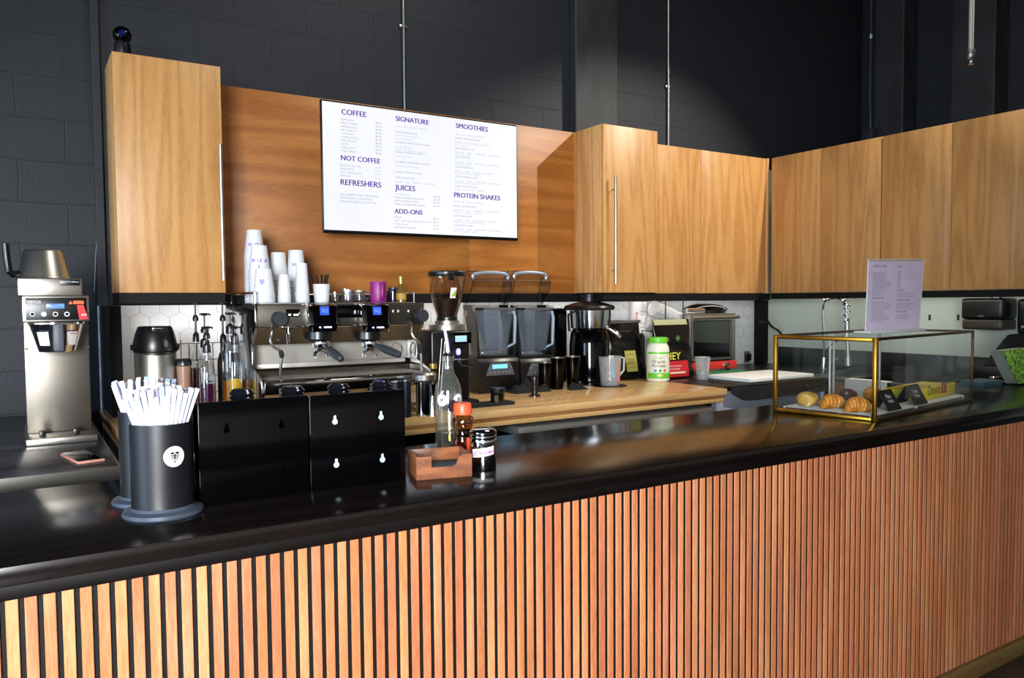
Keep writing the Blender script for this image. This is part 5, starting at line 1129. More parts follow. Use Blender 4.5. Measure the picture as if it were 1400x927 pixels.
# tamping mat
a_, b_ = at(703, 552, Z=ZC), at(560, 560, Z=ZC)
r = None
m = MB(); m.box((1.845, 3.56, ZC), (2.262, 3.655, ZC+.018), .003); solo('tamping_mat', m, RUBBER, 'flat black rubber tamping mat at the counter edge', 'mat')
MT = ZC+.0183
p = at(680, 546, Z=MT); p.z = MT; p = at(680, 546, Y=3.6); p.z = MT; s = 11*mpp(p); Z_ = lambda y: zat(680, y, p)-MT
r = thing('coffee_leveller', 'squat black puck leveller standing on the tamping mat', 'leveller', p)
m = MB(); m.lathe([(0, 0), (s*.86, 0), (s*.88, Z_(539)), (s*.55, Z_(538)), (0, Z_(538))], c=p, n=32); obj('base', m, DSTEEL, r)
m = MB(); m.lathe([(0, Z_(538)+.0005), (s*.9, Z_(538)+.0005), (s, Z_(536)), (s, Z_(531)), (s*.92, Z_(530)), (0, Z_(530))], c=p, n=32); obj('top', m, BLACK, r)
p = at(731, 542, Z=ZC); p.z = ZC; s = 8*mpp(p); Z_ = lambda y: zat(731, y, p)-ZC
r = thing('tamper', 'black tamper with an upright handle on the bare maple counter', 'tamper', p)
m = MB(); m.lathe([(0, 0), (s, 0), (s, .01), (s*.5, .014), (0, .014)], c=p, n=32); obj('base', m, DSTEEL, r)
m = MB(); m.lathe([(0, .0145), (s*.5, .0145), (s*.42, Z_(532)), (s*.62, Z_(522)), (s*.72, Z_(517)), (s*.6, Z_(514)), (0, Z_(513))], c=p, n=28); obj('handle', m, BLACK, r)
# cloths
def cloth(px0, px1, pyb, pyt, dep, label, seed):
    a_, b_ = at(px0, pyb, Z=ZC), at(px1, pyb, Z=ZC); rnd = random.Random(seed); N, Mm = 34, 16; m = MB(); vs = []; H = zat((px0+px1)/2, pyt, (a_+b_)/2)-ZC
    ph = [rnd.uniform(0, 6) for _ in range(6)]
    y0 = (a_.y+b_.y)/2
    for j in range(Mm+1):
        for i in range(N+1):
            u, v = i/N, j/Mm; e = min(1, 3.2*u*(1-u)*(1+.35*math.sin(u*7+ph[2])))**.8*min(1, 4.5*v*(1-v))**.6
            h = e*H*(.55+.28*math.sin(u*13+ph[0]+v*4)+.2*math.sin(u*23+v*9+ph[1])+.16*math.sin(v*17-u*11+ph[2]))
            wob = .012*math.sin(u*11+ph[3])+.01*math.sin(v*9+ph[4])
            vs.append((a_.x+(b_.x-a_.x)*u+.01*math.sin(v*8+ph[5])*(1-abs(2*u-1)), y0+dep*v+wob*(1-abs(2*v-1))*2-.0, ZC+.001+max(0, h)))
    f = [(j*(N+1)+i, j*(N+1)+i+1, (j+1)*(N+1)+i+1, (j+1)*(N+1)+i) for j in range(Mm) for i in range(N)]
    m.mesh(vs, f)
    b0 = len(vs); vs2 = [(x, y, ZC+.0003) for x, y, z in vs]; m.mesh(vs2, [g_[::-1] for g_ in f])
    return solo('bar_cloth', m, mat('black_cotton', '0d0e11', .95, bump=.6, scale=300), label, 'cloth', smooth=80)
cloth(694, 768, 537, 515, .1, 'crumpled black bar cloth behind the upright tamper', 2)
cloth(776, 813, 533, 521, .07, 'small crumpled black cloth in front of the juicer', 5)

# ================================================================== blenders
def blender(px0, px1, Yf, label, lcd):
    a_, b_ = at(px0, 540, Y=Yf), at(px1, 540, Y=Yf); x0, x1 = a_.x, b_.x; cx = (x0+x1)/2; w = x1-x0; D = .26
    Z_ = lambda y: at((px0+px1)/2, y, Y=Yf).z
    zb = Z_(489); r = thing('blender', label, 'blender', (cx, Yf+D/2, ZC))
    pr = [(Yf, ZC+.004), (Yf+D, ZC+.004), (Yf+D, zb), (Yf+.02, zb), (Yf+.004, zb-.03)]
    obj('base', MB().prism(pr, 'x', x0, x1, .006), BLACK, r)
    for x in (x0+.02, x1-.02):
        m = MB()
        for y in (Yf+.03, Yf+D-.03): m.cyl((x, y, ZC), (x, y, ZC+.0045), .012, n=12)
        obj('foot', m, RUBBER, r)
    # keypad
    k0, k1 = Z_(513), Z_(496)
    pk = [(cx-w*.36, k0), (cx+w*.36, k0), (cx+w*.28, k0+(k1-k0)*.75), (cx+w*.24, k1), (cx-w*.24, k1), (cx-w*.28, k0+(k1-k0)*.75)]
    kp = obj('keypad', MB().prism(pk, 'y', Yf-.006, Yf-.0002, .001), mat('keypad_grey', '4a4c50', .4), r)
    if lcd: m = MB(); m.box((cx-w*.2, Yf-.0075, k0+(k1-k0)*.55), (cx+w*.17, Yf-.0062, k0+(k1-k0)*.88)); obj('display', m, mat('cyan_lcd', '6fb8e8', .3, emit='62b4f0', es=.9), kp)
    m = MB()
    for i in range(6): x = cx-w*.24+i*w*.096; m.cyl((x, Yf-.0062, k0+(k1-k0)*.25), (x, Yf-.0078, k0+(k1-k0)*.25), .0042, n=10)
    for s_ in (-1, 1): m.cyl((cx+s_*w*.27, Yf-.0062, k0+(k1-k0)*.62), (cx+s_*w*.27, Yf-.0078, k0+(k1-k0)*.62), .004, n=10)
    obj('key', m, mat('key_grey', '8a8c90', .4), kp)
    # rear housing with curved arms
    zt = Z_(417)
    arm = [(Yf+.03, zb+.0005), (Yf+.10, zb+.0005), (Yf+.13, zb+(zt-zb)*.3), (Yf+.17, zb+(zt-zb)*.62), (Yf+.21, zt), (Yf+.10, zt), (Yf+.065, zb+(zt-zb)*.66), (Yf+.045, zb+(zt-zb)*.33)]
    for x in (x0+.003, x1-.025): obj('side_arm', MB().prism(arm, 'x', x, x+.022, .004), BLACK, r)
    obj('jar_seat', MB().box((x0+.02, Yf+.02, zb+.0005), (x1-.02, Yf+.2145, zb+.012), .003), BLACK, r); obj('rear_screen', MB().box((x0+.02, Yf+.215, zb+.0005), (x1-.02, Yf+.219, zt), .001), SMOKE, r)
    for x in (x0-.002, x1-.002): m = MB(); m.cyl((x-.006, Yf+.16, zt-.055), (x+.008, Yf+.16, zt-.055), .022, n=20); obj('hinge', m, STEEL, r)
    # jar
    j0, j1 = w*.27, w*.36; zj = zb+.0125; zjt = Z_(424); yc = Yf+.115
    def sq(h, z): return [(cx-h, yc-h, z), (cx+h, yc-h, z), (cx+h, yc+h, z), (cx-h, yc+h, z)]
    m = MB(); v = sq(j0, zj+.03)+sq(j1, zjt)+sq(j1-.004, zjt)+sq(j0-.004, zj+.034)
    f = [(0,1,2,3)]
    for b in (0, 4, 8):
        for i in range(4): f.append((b+i, b+(i+1) % 4, b+4+(i+1) % 4, b+4+i))
    f.append((12,13,14,15)); m.mesh(v, f); jar = obj('jar', m, JARP, r, smooth=0)
    m = MB(); m.lathe([(0, 0), (j0*1.0, 0), (j0*1.15, .012), (j0*.9, .03), (0, .03)], c=(cx, yc, zj), n=24); obj('jar_base', m, JARP, jar)
    m = MB(); v = sq(j1*1.06, zjt+.0005)+sq(j1*1.02, zjt+.014); m.mesh(v, [(3,2,1,0),(4,5,6,7)]+[(i, (i+1) % 4, 4+(i+1) % 4, 4+i) for i in range(4)]); obj('jar_lid', m, mat('smoky_rubber', '1c1e22', .4), jar)
    m = MB(); m.tube([(cx+j1*.9, yc-j1*.6, zjt-.016), (cx+j1*1.22, yc-j1*.75, zjt-.016), (cx+j1*1.3, yc-j1*.75, zjt-.05), (cx+j1*1.26, yc-j1*.72, zj+.07), (cx+j0*1.05, yc-j0*.6, zj+.04)], [.012, .012, .011, .009, .008], n=10); obj('jar_handle', m, mat('clear_grip', '8fa0b0', .2), jar)
    # sound enclosure front box (clear) and raised hood
    m = MB(); z1 = Z_(418)
    m.slab([(x0+.001, Yf+.022, zb+.0006), (x0+.001, Yf+.214, zb+.0006), (x0+.001, Yf+.2, z1), (x0+.001, Yf+.04, z1)], .003); obj('enclosure_side', m, SMOKE, r); m = MB(); m.slab([(x1-.001, Yf+.022, zb+.0006), (x1-.001, Yf+.214, zb+.0006), (x1-.001, Yf+.2, z1), (x1-.001, Yf+.04, z1)], .003)
    obj('enclosure_side', m, SMOKE, r)
    zk, zh = Z_(388), Z_(369.5)
    P1, P2, P3, P4 = (Yf+.19, zt-.02), (Yf+.10, zk-.05), (Yf+.075, zk+.015), (Yf+.16, zh)
    P5 = (Yf+.215, zk-.075)
    m = MB()
    for (ya, za), (yb, zb2) in ((P1, P2), (P2, P3), (P3, P4)): m.slab([(x0+.002, ya, za), (x1-.002, ya, za), (x1-.002, yb, zb2), (x0+.002, yb, zb2)], .003)
    for x in (x0+.003, x1-.003): m.slab([(x, *P1), (x, *P2), (x, *P3), (x, *P4), (x, *P5)], .003)
    hd_ = obj('sound_hood', m, SMOKE, r)
    m = MB(); ed = mat('dark_clear_edge', '16181c', .2)
    for x in (x0+.003, x1-.003): m.tube([(x, *P1), (x, *P2), (x, *P3), (x, *P4), (x, *P5)], .0022, n=6)
    m.tube([(x0+.003, *P4), (x1-.003, *P4)], .0022, n=6); m.tube([(x0+.003, *P3), (x1-.003, *P3)], .0016, n=6); obj('hood_edge', m, ed, hd_)
    m = MB(); m.tube(bez([(x0+.022, P4[0]-.05, P4[1]-.04) , (x0+.03, P4[0]-.055, P4[1]-.016), (cx, P4[0]-.05, P4[1]-.008), (x1-.03, P4[0]-.055, P4[1]-.016), (x1-.022, P4[0]-.05, P4[1]-.04)] and [Vector(v) for v in ((x0+.018, P4[0]-.055, P4[1]-.05), (x0+.03, P4[0]-.06, P4[1]-.02), (cx, P4[0]-.06, P4[1]-.010), (x1-.03, P4[0]-.06, P4[1]-.02), (x1-.018, P4[0]-.055, P4[1]-.05))], 5), .0105, n=10); obj('hood_handle', m, mat('silver_blue', 'b4c4d4', .15, .6), hd_)
    return r
blender(656, 711, 4.08, 'black bar blender with its clear hood raised and a lit blue display', True)
blender(713, 763, 4.10, 'black bar blender with its clear hood raised, between its twin and the juicer', False)

# juicer
p = on_counter(806, 4.17); mp_ = mpp(p); Z_ = lambda y: zat(806, y, p)-ZC
r = thing('juicer', 'large black juicer with a domed lid and feed tube', 'juicer', p)
m = MB(); s = 34*mp_
m.lathe([(0, .004), (s*.9, .004), (s*.9, .02), (s*.82, .03), (s*.8, Z_(470)), (s*.75, Z_(455)), (s*.66, Z_(450)), (0, Z_(450))], c=p, n=40); obj('motor_body', m, GBLACK, r)
m = MB(); m.lathe([(s*.66, Z_(450)+.0003), (s*.74, Z_(448)), (s*.78, Z_(424.5)), (0, Z_(424.5))], c=p, n=40); obj('strainer_bowl', m, CHROME, r)
m = MB(); m.lathe([(0, Z_(424)), (s*.98, Z_(424)), (s*1.02, Z_(421)), (s*.98, Z_(418)), (s*.6, Z_(414)), (s*.36, Z_(412)), (0, Z_(412))], c=p, n=40); m.lathe([(0, Z_(412.2)), (s*.33, Z_(412.2)), (s*.31, Z_(405)), (s*.35, Z_(404)), (s*.35, Z_(403)), (0, Z_(402.5))], c=p, n=28); obj('lid', m, BLACK, r)
m = MB(); q = p+Vector((s*.5, -s*.72, 0)); m.tube([p+Vector((s*.3,-s*.5,Z_(446))), q+Vector((.0,0,Z_(450))), q+Vector((.035,-.03,Z_(457))), q+Vector((.05,-.04,Z_(461)))], [.016, .016, .015, .014], n=14); obj('spout', m, CHROME, r)
m = MB(); m.tube([p+Vector((-s*1.0,0,Z_(452))), p+Vector((-s*1.05,0,Z_(430))), p+Vector((-s*.7,-s*.4,Z_(421)))], .008); obj('lid_clamp', m, BLACK, r); m = MB(); m.tube([p+Vector((s*1.0,0,Z_(452))), p+Vector((s*1.05,0,Z_(430))), p+Vector((s*.7,-s*.4,Z_(421)))], .008); obj('lid_clamp', m, BLACK, r)
a_, b_ = at(747, 480, Y=4.38), at(776, 480, Y=4.38); q = p
r2 = thing('pulp_bin', 'tall glossy black pulp bin left of the juicer', 'bin', ((a_.x+b_.x)/2, 4.45, ZC))
m = MB(); m.box((a_.x, 4.38, ZC), (b_.x, 4.53, at(770, 424, Y=4.38).z), .012, 3); obj('bin', m, GBLACK, r2)
m = MB(); z_ = at(770, 424, Y=4.38).z; m.box((a_.x-.004, 4.376, z_+.0003), (b_.x+.004, 4.534, z_+.012), .004); obj('rim', m, BLACK, r2)
# tumblers
for px, pt_, pb, w_, lb in ((745, 495, 528, 20, 'short dark steel tumbler leftmost of three in front of the second blender'), (762, 488.5, 530, 20, 'dark steel tumbler in the middle of the three'), (783, 487, 526, 21, 'dark steel tumbler nearest the juicer')):
    p = on_counter(px, 4.03); s = w_/2*mpp(p); hh = zat(px, pt_, p)-ZC
    r = thing('tumbler', lb, 'tumbler', p)
    m = MB(); m.lathe([(0, 0), (s*.74, 0), (s*.78, .006), (s*.98, hh-.004), (s*.9, hh-.004), (s*.72, .01), (0, .01)], c=p, n=32); obj('wall', m, TINB, r)
    m = MB(); m.lathe([(s*.9, hh-.0038), (s*.99, hh-.0038), (s, hh), (s*.92, hh), (s*.9, hh-.0038)], c=p, n=32); obj('rim', m, STEEL, r)
# measuring cup
p = at(834, 527.5, Z=ZC); p.z = ZC; s = 15.5*mpp(p); hh = zat(831, 487, p)-ZC
r = thing('measuring_jug', 'frosted plastic measuring jug in front of the black coffee bag', 'measuring jug', p)
m = MB(); m.lathe([(0, .004), (s*.8, .004), (s*.84, .008), (s*1.0, hh-.004), (s*1.06, hh), (s*.98, hh-.003), (s*.8, .01), (0, .01)], c=p, n=36); obj('wall', m, PLAST, r)
m = MB(); m.tube([p+Vector((s*.95,-.01,hh*.95)), p+Vector((s*1.38,-.02,hh*.92)), p+Vector((s*1.34,-.02,hh*.5)), p+Vector((s*.9,-.01,hh*.32))], .007, n=10); obj('handle', m, mat('clear_handle', 'b8bcbc', .3), r)
m = MB(); m.box((p.x-s*.5, p.y-s*.86, ZC+hh*.3), (p.x-s*.2, p.y-s*.84, ZC+hh*.86)); obj('blue_scale', m, mat('pale_blue_print', '7aa6c4', .6), r)
m = MB(); m.box((p.x+s*.15, p.y-s*.88, ZC+hh*.15), (p.x+s*.38, p.y-s*.86, ZC+hh*.86)); obj('red_scale', m, mat('pale_red_print', 'c06a70', .6), r)
m = MB(); m.lathe([(0, 0), (s*1.5, 0), (s*1.52, .0025), (0, .0035)], c=p, n=32); solo('black_saucer', m, BLACK, 'flat black disc under the frosted measuring jug', 'disc')

# ================================================================== bags, jar and cups at the right end
FOIL = mat('black_foil', '08080a', .26, var=.2, spec=.45)
def pouch(name, px0, px1, pyb, pyt, dep, label, skew=0, seal=.06):
    """stand-up pouch: filled foot, flat sealed top, creased sides"""
    a_, b_ = at(px0, pyb, Z=ZC), at(px1, pyb, Z=ZC); y0 = (a_.y+b_.y)/2; x0, x1 = at(px0, pyb, Y=y0).x, at(px1, pyb, Y=y0).x
    H = zat((px0+px1)/2, pyt, Vector(((x0+x1)/2, y0, 0)))-ZC; N, Kk = 22, 40; cx, w = (x0+x1)/2, x1-x0
    r = thing(name, label, 'bag', (cx, y0+dep/2, ZC)); m = MB(); vs = []; rnd = random.Random(int(px0))
    ph = [rnd.uniform(0, 6) for _ in range(4)]
    for j in range(N+1):
        v = j/N; d = dep*(1-max(0, v-.12)/.88)**.75*(.92+.08*min(1, v/.1))/2+.003; ww = w/2*(.97+.03*math.sin(v*9+ph[0]))
        for k in range(Kk):
            t = 2*PI*k/Kk; c_, s_ = math.cos(t), math.sin(t); ex = .42
            X = ww*math.copysign(abs(c_)**ex, c_); Yy = d*math.copysign(abs(s_)**.7, s_)
            Yy *= 1+.10*math.sin(v*14+c_*5+ph[1])*(v > .05)*(v < .9)+.06*math.sin(v*27+t*3+ph[2])*(v > .05)
            vs.append((cx+X+skew*v, y0+dep/2+Yy+.02*v, ZC+.0005+H*v))
    f = [(j*Kk+k, j*Kk+(k+1) % Kk, (j+1)*Kk+(k+1) % Kk, (j+1)*Kk+k) for j in range(N) for k in range(Kk)]; f += [tuple(range(Kk))[::-1], tuple(N*Kk+k for k in range(Kk))]
    m.mesh(vs, f); obj('pouch', m, FOIL, r, smooth=60)
    def front(u, v, e=.0025):
        d = dep*(1-max(0, v-.12)/.88)**.75*(.92+.08*min(1, v/.1))/2+.003
        return Vector((cx+(u-.5)*w+skew*v, y0+dep/2-d*(1.13)+.02*v-e, ZC+H*v))
    return r, front, w, H
def patch(front, u0, u1, v0, v1, n=10, e=.0025):
    m = MB(); vs = []
    for j in range(n+1):
        for i in range(3): vs.append(front(u0+(u1-u0)*i/2, v0+(v1-v0)*j/n, e))
    m.mesh(vs, [(j*3+i, j*3+i+1, (j+1)*3+i+1, (j+1)*3+i) for j in range(n) for i in range(2)]); return m
KRAFT = mat('kraft_label', '9a9648', .6)
r, fr, w, H = pouch('coffee_bag', 838, 885, 519, 440, .13, 'glossy black coffee bag with a kraft label behind the measuring jug')
lb = obj('kraft_label', patch(fr, .38, .70, .14, .50), KRAFT, r)
m = MB()
for k in range(4): q = fr(.41, .20+.075*k, .0045); m.text('IIHIHHIH', q, w=w*.24, h=.006)
obj('label_print', m, INK, lb, smooth=0)
m = MB(); a_, b_ = fr(.0, .97), fr(1, 1.0); m.box((a_.x, a_.y-.004, a_.z), (b_.x, a_.y+.03, b_.z+.01), .004); obj('top_seal', m, mat('silver_seal', '8a8e96', .25, .7), r)
m = MB(); m.text('ROASTED', fr(.25, .82, .003), w=w*.4, h=.012); obj('faint_print', m, mat('grey_print2', '4a4a4c'), r, smooth=0)
# whey bag
r, fr, w, H = pouch('protein_bag', 903, 953, 517.3, 437, .13, 'black and red protein powder bag with WHEY in yellow letters')
obj('red_band', patch(fr, .06, .74, .03, .30), mat('red_print', 'b8202a', .35), r)
m = MB(); m.text('WHEY', fr(.02, .325, .004)+Vector((-.03,0,0)), w=w*.62, h=.052, bold=.01); obj('yellow_lettering', m, mat('yellow_print', 'd8cc4a', .5), r, smooth=0)
m = MB(); m.text('GOLD', fr(.02, .64, .004), w=w*.3, h=.022); obj('gold_lettering', m, mat('gold_print', '9a8a3a', .5), r, smooth=0)
m = MB(); m.text('PROTEIN', fr(.2, .20, .005), w=w*.34, h=.012); m.text('POWDER', fr(.2, .15, .005), w=w*.3, h=.012); obj('white_lettering', m, PAPER, r, smooth=0)
obj('cream_band', patch(fr, .22, .64, .085, .12, e=.004), mat('cream_print', 'd8c8a0', .6), r)
obj('pale_top_seal', patch(fr, .0, .9, .91, 1.0), mat('pale_olive', 'a0a078', .5), r)
q = fr(.56, .68, .003); m = MB(); m.cyl(q, q+Vector((0,-.002,0)), .024, n=6); em = obj('green_badge', m, mat('deep_green', '1c5a34', .5), r)
m = MB(); q = q+Vector((0,-.003,0)); m.mesh([q+Vector(v) for v in ((-.012,0,-.006), (-.009,0,.004), (.006,0,.004), (.011,0,.010), (.013,0,.004), (.009,0,0), (.009,0,-.008), (.006,0,-.008), (.005,0,-.001), (-.006,0,-.001), (-.008,0,-.008))], [tuple(range(11))]); obj('badge_animal', m, KRAFT, em, smooth=0)
# green-lidded jar
p = on_counter(899.5, 4.045); s = 15.5*mpp(p); Z_ = lambda y: zat(900, y, p)-ZC
r = thing('protein_jar', 'white organic protein jar with a bright green lid', 'jar', p)
m = MB(); m.lathe([(0, 0), (s*.94, 0), (s, .006), (s, Z_(480)), (s*.95, Z_(474)), (s*.8, Z_(470)), (s*.78, Z_(468.5)), (0, Z_(468.5))], c=p, n=40); jb = obj('body', m, mat('cream_jar', 'd8d8c4', .4), r)
GRN = mat('green_plastic', '5fbf2a', .4)
m = MB(); m.lathe([(0, Z_(468.3)), (s*.84, Z_(468.3)), (s*.86, Z_(466)), (s*.84, Z_(462)), (s*.78, Z_(461)), (0, Z_(461))], c=p, n=40); obj('lid', m, GRN, r)
def band(p, rad, z0, z1, a0, a1, n=18, e=.0008):
    m = MB(); vs = []
    for k in range(n+1):
        a = a0+(a1-a0)*k/n
        for z in (z0, z1): vs.append((p.x+(rad+e)*math.cos(a), p.y+(rad+e)*math.sin(a), z))
    m.mesh(vs, [(2*k, 2*k+2, 2*k+3, 2*k+1) for k in range(n)]); return m
obj('green_band', band(p, s, ZC+.022, ZC+.06, -PI-.2, .2), GRN, r); obj('green_stripe', band(p, s, ZC+Z_(483), ZC+Z_(480.5), -PI-.2, .2), GRN, r)
def wrap_text(m, st, p, rad, z, amid, h, w=None):
    chars = list(st); ws = [glyphs(c, .008)[2]*h/.7 if c != ' ' else h*.4 for c in chars]; gap = h*.12; tot = sum(ws)+gap*(len(ws)-1); k = (w/tot) if w else 1; u = -tot*k/2
    for c, wd in zip(chars, ws):
        if c != ' ':
            a = amid+(u+wd*k/2)/rad; uu = Vector((-math.sin(a), math.cos(a), 0)); m.text(c, Vector((p.x+rad*math.cos(a), p.y+rad*math.sin(a), z))-uu*(wd*k/2), w=wd*k, h=h, ux=uu)
        u += (wd+gap)*k
am = facing(p)+.10; m = MB(); wrap_text(m, 'Orgain', p, s+.002, ZC+Z_(489), am, .016); obj('maker_name', m, mat('pale_grey_green', '8a9a8a'), jb, smooth=0)
m = MB(); wrap_text(m, 'Organic', p, s+.002, ZC+Z_(495), am, .021, s*1.25); wrap_text(m, 'Protein', p, s+.002, ZC+Z_(500.5), am, .021, s*1.2); obj('jar_lettering', m, INK, jb, smooth=0)
for k, cc in enumerate(('3a9ac8', '3a9a5a', 'd85a5a')): 
    a = am+.1+.42*(k-1); m = MB(); curved_disc(m, p, s, a, ZC+Z_(505.5), .010, elev=.0015, n=18); obj('round_mark', m, mat('mark_'+cc, cc, .5), jb)
m = MB()
for k in range(5): a = am+.12+.09*(k-2); m.slab([Vector((p.x+(s+.0025)*math.cos(a_), p.y+(s+.0025)*math.sin(a_), ZC+z)) for a_, z in ((am+.12, Z_(514)), (am+.12+.3*(k-2)*.5-.07, Z_(511.5)+.004*math.cos(k-2)), (am+.12+.3*(k-2)*.5+.07, Z_(511)+.01*math.cos(k-2)))], .0008)
obj('vanilla_flower', m, mat('cream_flower', 'f0e0a8', .5), jb)
# white tall canister
p = on_counter(872.5, 4.46); Z_ = lambda y: zat(872.5, y, p)-ZC; s = 11*mpp(p)
r = thing('white_canister', 'tall white canister with red print behind the coffee bag', 'canister', p)
m = MB(); m.lathe([(0, 0), (s*.95, 0), (s*.95, .05), (s*.8, .055), (s*.8, Z_(456)), (0, Z_(456))], c=p, n=28); obj('stand_can', m, BLACK, r)
m = MB(); m.lathe([(0, Z_(455.5)), (s*.98, Z_(455)), (s, Z_(453)), (s, Z_(414)), (s*.97, Z_(413)), (0, Z_(413))], c=p, n=36); cb = obj('canister', m, PAPER, r)
m = MB(); am = facing(p)+.0
for k, ch in enumerate('WON'):
    a = am; uu = Vector((0,0,1)); m.text(ch, Vector((p.x+(s+.0015)*math.cos(a)-.004, p.y+(s+.0015)*math.sin(a)-.001, ZC+Z_(443)+k*.0325)), h=.022, ux=(0,0,1), uy=(-1,0,0), wmax=.03, bold=.03)
obj('red_lettering', m, mat('red_letters', 'c8301c', .5), cb, smooth=0)
m = MB()
for z, st in ((427, 'PURE'), (431, 'ENERGY'), (443, 'FOCUS'), (448, 'BLEND')): wrap_text(m, st, p, s+.002, ZC+Z_(z), facing(p)+.62, .010, .04)
obj('black_lettering', m, INK, cb, smooth=0)
# clear plastic cup sleeves lying across each other
def sleeve(x0, y0, x1, y1, wpx, Y, label, dz=0):
    a_, b_ = at(x0, y0, Y=Y), at(x1, y1, Y=Y+.03); s = wpx/2*mpp(a_); d = (b_-a_); L = d.length; d.normalize()
    r = thing('cup_sleeve', label, 'cup sleeve', (a_+b_)/2)
    M_ = Matrix.Translation(a_) @ d.to_track_quat('Z', 'Y').to_matrix().to_4x4()
    pr = []; n = 12
    for k in range(n): z = L*k/n; pr += [(s*(1-.0*k), z), (s*1.05, z+.003), (s*1.0, z+.006), (s*.97, z+L/n-.002)]
    m = MB(); m.lathe([(0, -.004), (s*.7, -.004), (s*.72, 0)]+pr+[(s*.75, L), (0, L)], n=28, M=M_); obj('stacked_cups', m, glass('stacked_clear_cups', (.9,.9,.89), base=.12, haze=.5, hazecol=(.78,.78,.76)), r)
ZS = []
sleeve(893, 421, 934, 440, 20, 4.36, 'stack of clear plastic cups lying tilted on top of the others')
sleeve(882, 440, 925, 455, 18, 4.42, 'stack of clear plastic cups lying below the tilted stack')
sleeve(874, 453, 915, 470, 19, 4.46, 'stack of clear plastic cups lying lowest, partly behind the green-lidded jar')
# black wire rack carrying them
a_, b_ = at(910, 408, Y=4.31), at(934, 408, Y=4.31); m = MB(); zt = a_.z
for y in (4.31, 4.56):
    m.tube([(a_.x, y, ZC), (a_.x, y, zt), (b_.x, y, zt), (b_.x, y, ZC)], .004, n=8)
z1 = at(905, 440, Y=4.31).z; x0 = at(878, 440, Y=4.31).x
for y in (4.31, 4.56): m.tube([(x0, y, ZC), (x0, y, z1-.06), (b_.x+.02, y, z1-.10)], .004, n=8); m.tube([(x0, y, ZC+.06), (b_.x+.02, y, ZC+.03)], .004, n=8)
for x in (x0, a_.x, b_.x): m.cyl((x, 4.31, ZC+.06), (x, 4.56, ZC+.06), .004, n=8)
solo('wire_rack', m, mat('black_wire', '141416', .5), 'black wire frame holding the clear cup stacks beside the oven', 'rack')
# clear cup
p = at(960.5, 519, Z=ZC); p.z = ZC; s = 10.5*mpp(p); hh = zat(960, 488, p)-ZC
m = MB(); m.lathe([(0, 0), (s*.72, 0), (s*.75, .005), (s, hh-.004), (s*1.06, hh), (s*.96, hh-.003), (s*.72, .008), (0, .008)], c=p, n=32); solo('clear_cup', m, PLAST, 'clear plastic cup standing right of the protein bag', 'cup')
# toaster oven
OY = 4.26; a_, b_ = at(943, 500, Y=OY), at(1005, 500, Y=OY); z0 = at(990, 504, Y=OY).z; z1 = at(990, 428.5, Y=OY).z
OZ = ZC-.0012; z0 = max(z0, OZ+.02)
r = thing('toaster_oven', 'stainless toaster oven with a glass door right of the cup stacks', 'toaster oven', ((a_.x+b_.x)/2, OY+.17, OZ))
m = MB(); x0, x1 = a_.x, b_.x
for q0, q1 in (((x0, OY, z1-.012), (x1, OY+.34, z1)), ((x0, OY, z0), (x1, OY+.34, z0+.012)), ((x0, OY, z0+.0125), (x0+.012, OY+.34, z1-.0125)), ((x1-.012, OY, z0+.0125), (x1, OY+.34, z1-.0125)), ((x0+.012, OY+.325, z0+.0125), (x1-.012, OY+.34, z1-.0125))): m.box(q0, q1, .002)
obj('shell', m, STEELH, r)
for x in (x0+.04, x1-.04):
    for y in (OY+.04, OY+.3): m = MB(); m.cyl((x, y, OZ), (x, y, z0), .012, n=12); obj('foot', m, RUBBER, r)
zp = z0+.055; zd0, zd1 = zp+.02, z1-.035
m = MB(); fx0, fx1 = x0+.004, x1-.045
m.box((fx0, OY-.014, zd0), (fx0+.02, OY-.001, zd1)); m.box((fx1-.02, OY-.014, zd0), (fx1, OY-.001, zd1)); m.box((fx0+.0201, OY-.014, zd0), (fx1-.0201, OY-.001, zd0+.02)); m.box((fx0+.0201, OY-.014, zd1-.02), (fx1-.0201, OY-.001, zd1)); dr = obj('door', m, STEELH, r); m = MB()
for q0, q1 in (((fx0+.016, zd0+.016), (fx0+.024, zd1-.016)), ((fx1-.024, zd0+.016), (fx1-.016, zd1-.016)), ((fx0+.024, zd0+.016), (fx1-.024, zd0+.024)), ((fx0+.024, zd1-.024), (fx1-.024, zd1-.016))): m.box((q0[0], OY-.0165, q0[1]), (q1[0], OY-.0142, q1[1]))
obj('door_gasket', m, mat('dark_trim', '1a1c1c', .3), dr)
obj('glass_pane', MB().box((fx0+.02, OY-.009, zd0+.02), (fx1-.02, OY-.006, zd1-.02)), glass('oven_glass', (.45,.47,.45), base=.06), dr)
m = MB(); m.cyl((fx0-.02, OY-.045, zd1+.008), (x1-.008, OY-.045, zd1+.008), .013, n=16)
for x in (fx0+.03, fx1-.03): m.box((x-.006, OY-.045, zd1+.002), (x+.006, OY-.001, zd1+.014), .002)
obj('door_handle', m, STEEL, dr)
m = MB(); m.box((x1-.044, OY-.003, z0+.013), (x1-.002, OY-.0005, zd1)); m.box((x0+.004, OY-.003, zd1+.001), (x1-.002, OY-.0005, z1-.002)); obj('side_trim', m, STEEL, r)
cp_ = obj('control_strip', MB().box((x0+.01, OY-.012, z0+.004), (x1+.004, OY-.0006, zp+.006), .002), mat('red_strip', 'd03028', .45), r)
m = MB(); kx = at(991, 496, Y=OY).x; m.cyl((kx, OY-.0125, (z0+zp)/2+.004), (kx, OY-.034, (z0+zp)/2+.004), .02, .018, n=24); obj('knob', m, STEEL, cp_)
m = MB(); m.text('PIZZA', (x1-.15, OY-.0128, z0+.024), w=.05, h=.018, bold=.02); obj('strip_lettering', m, PAPER, cp_, smooth=0)
m = MB()
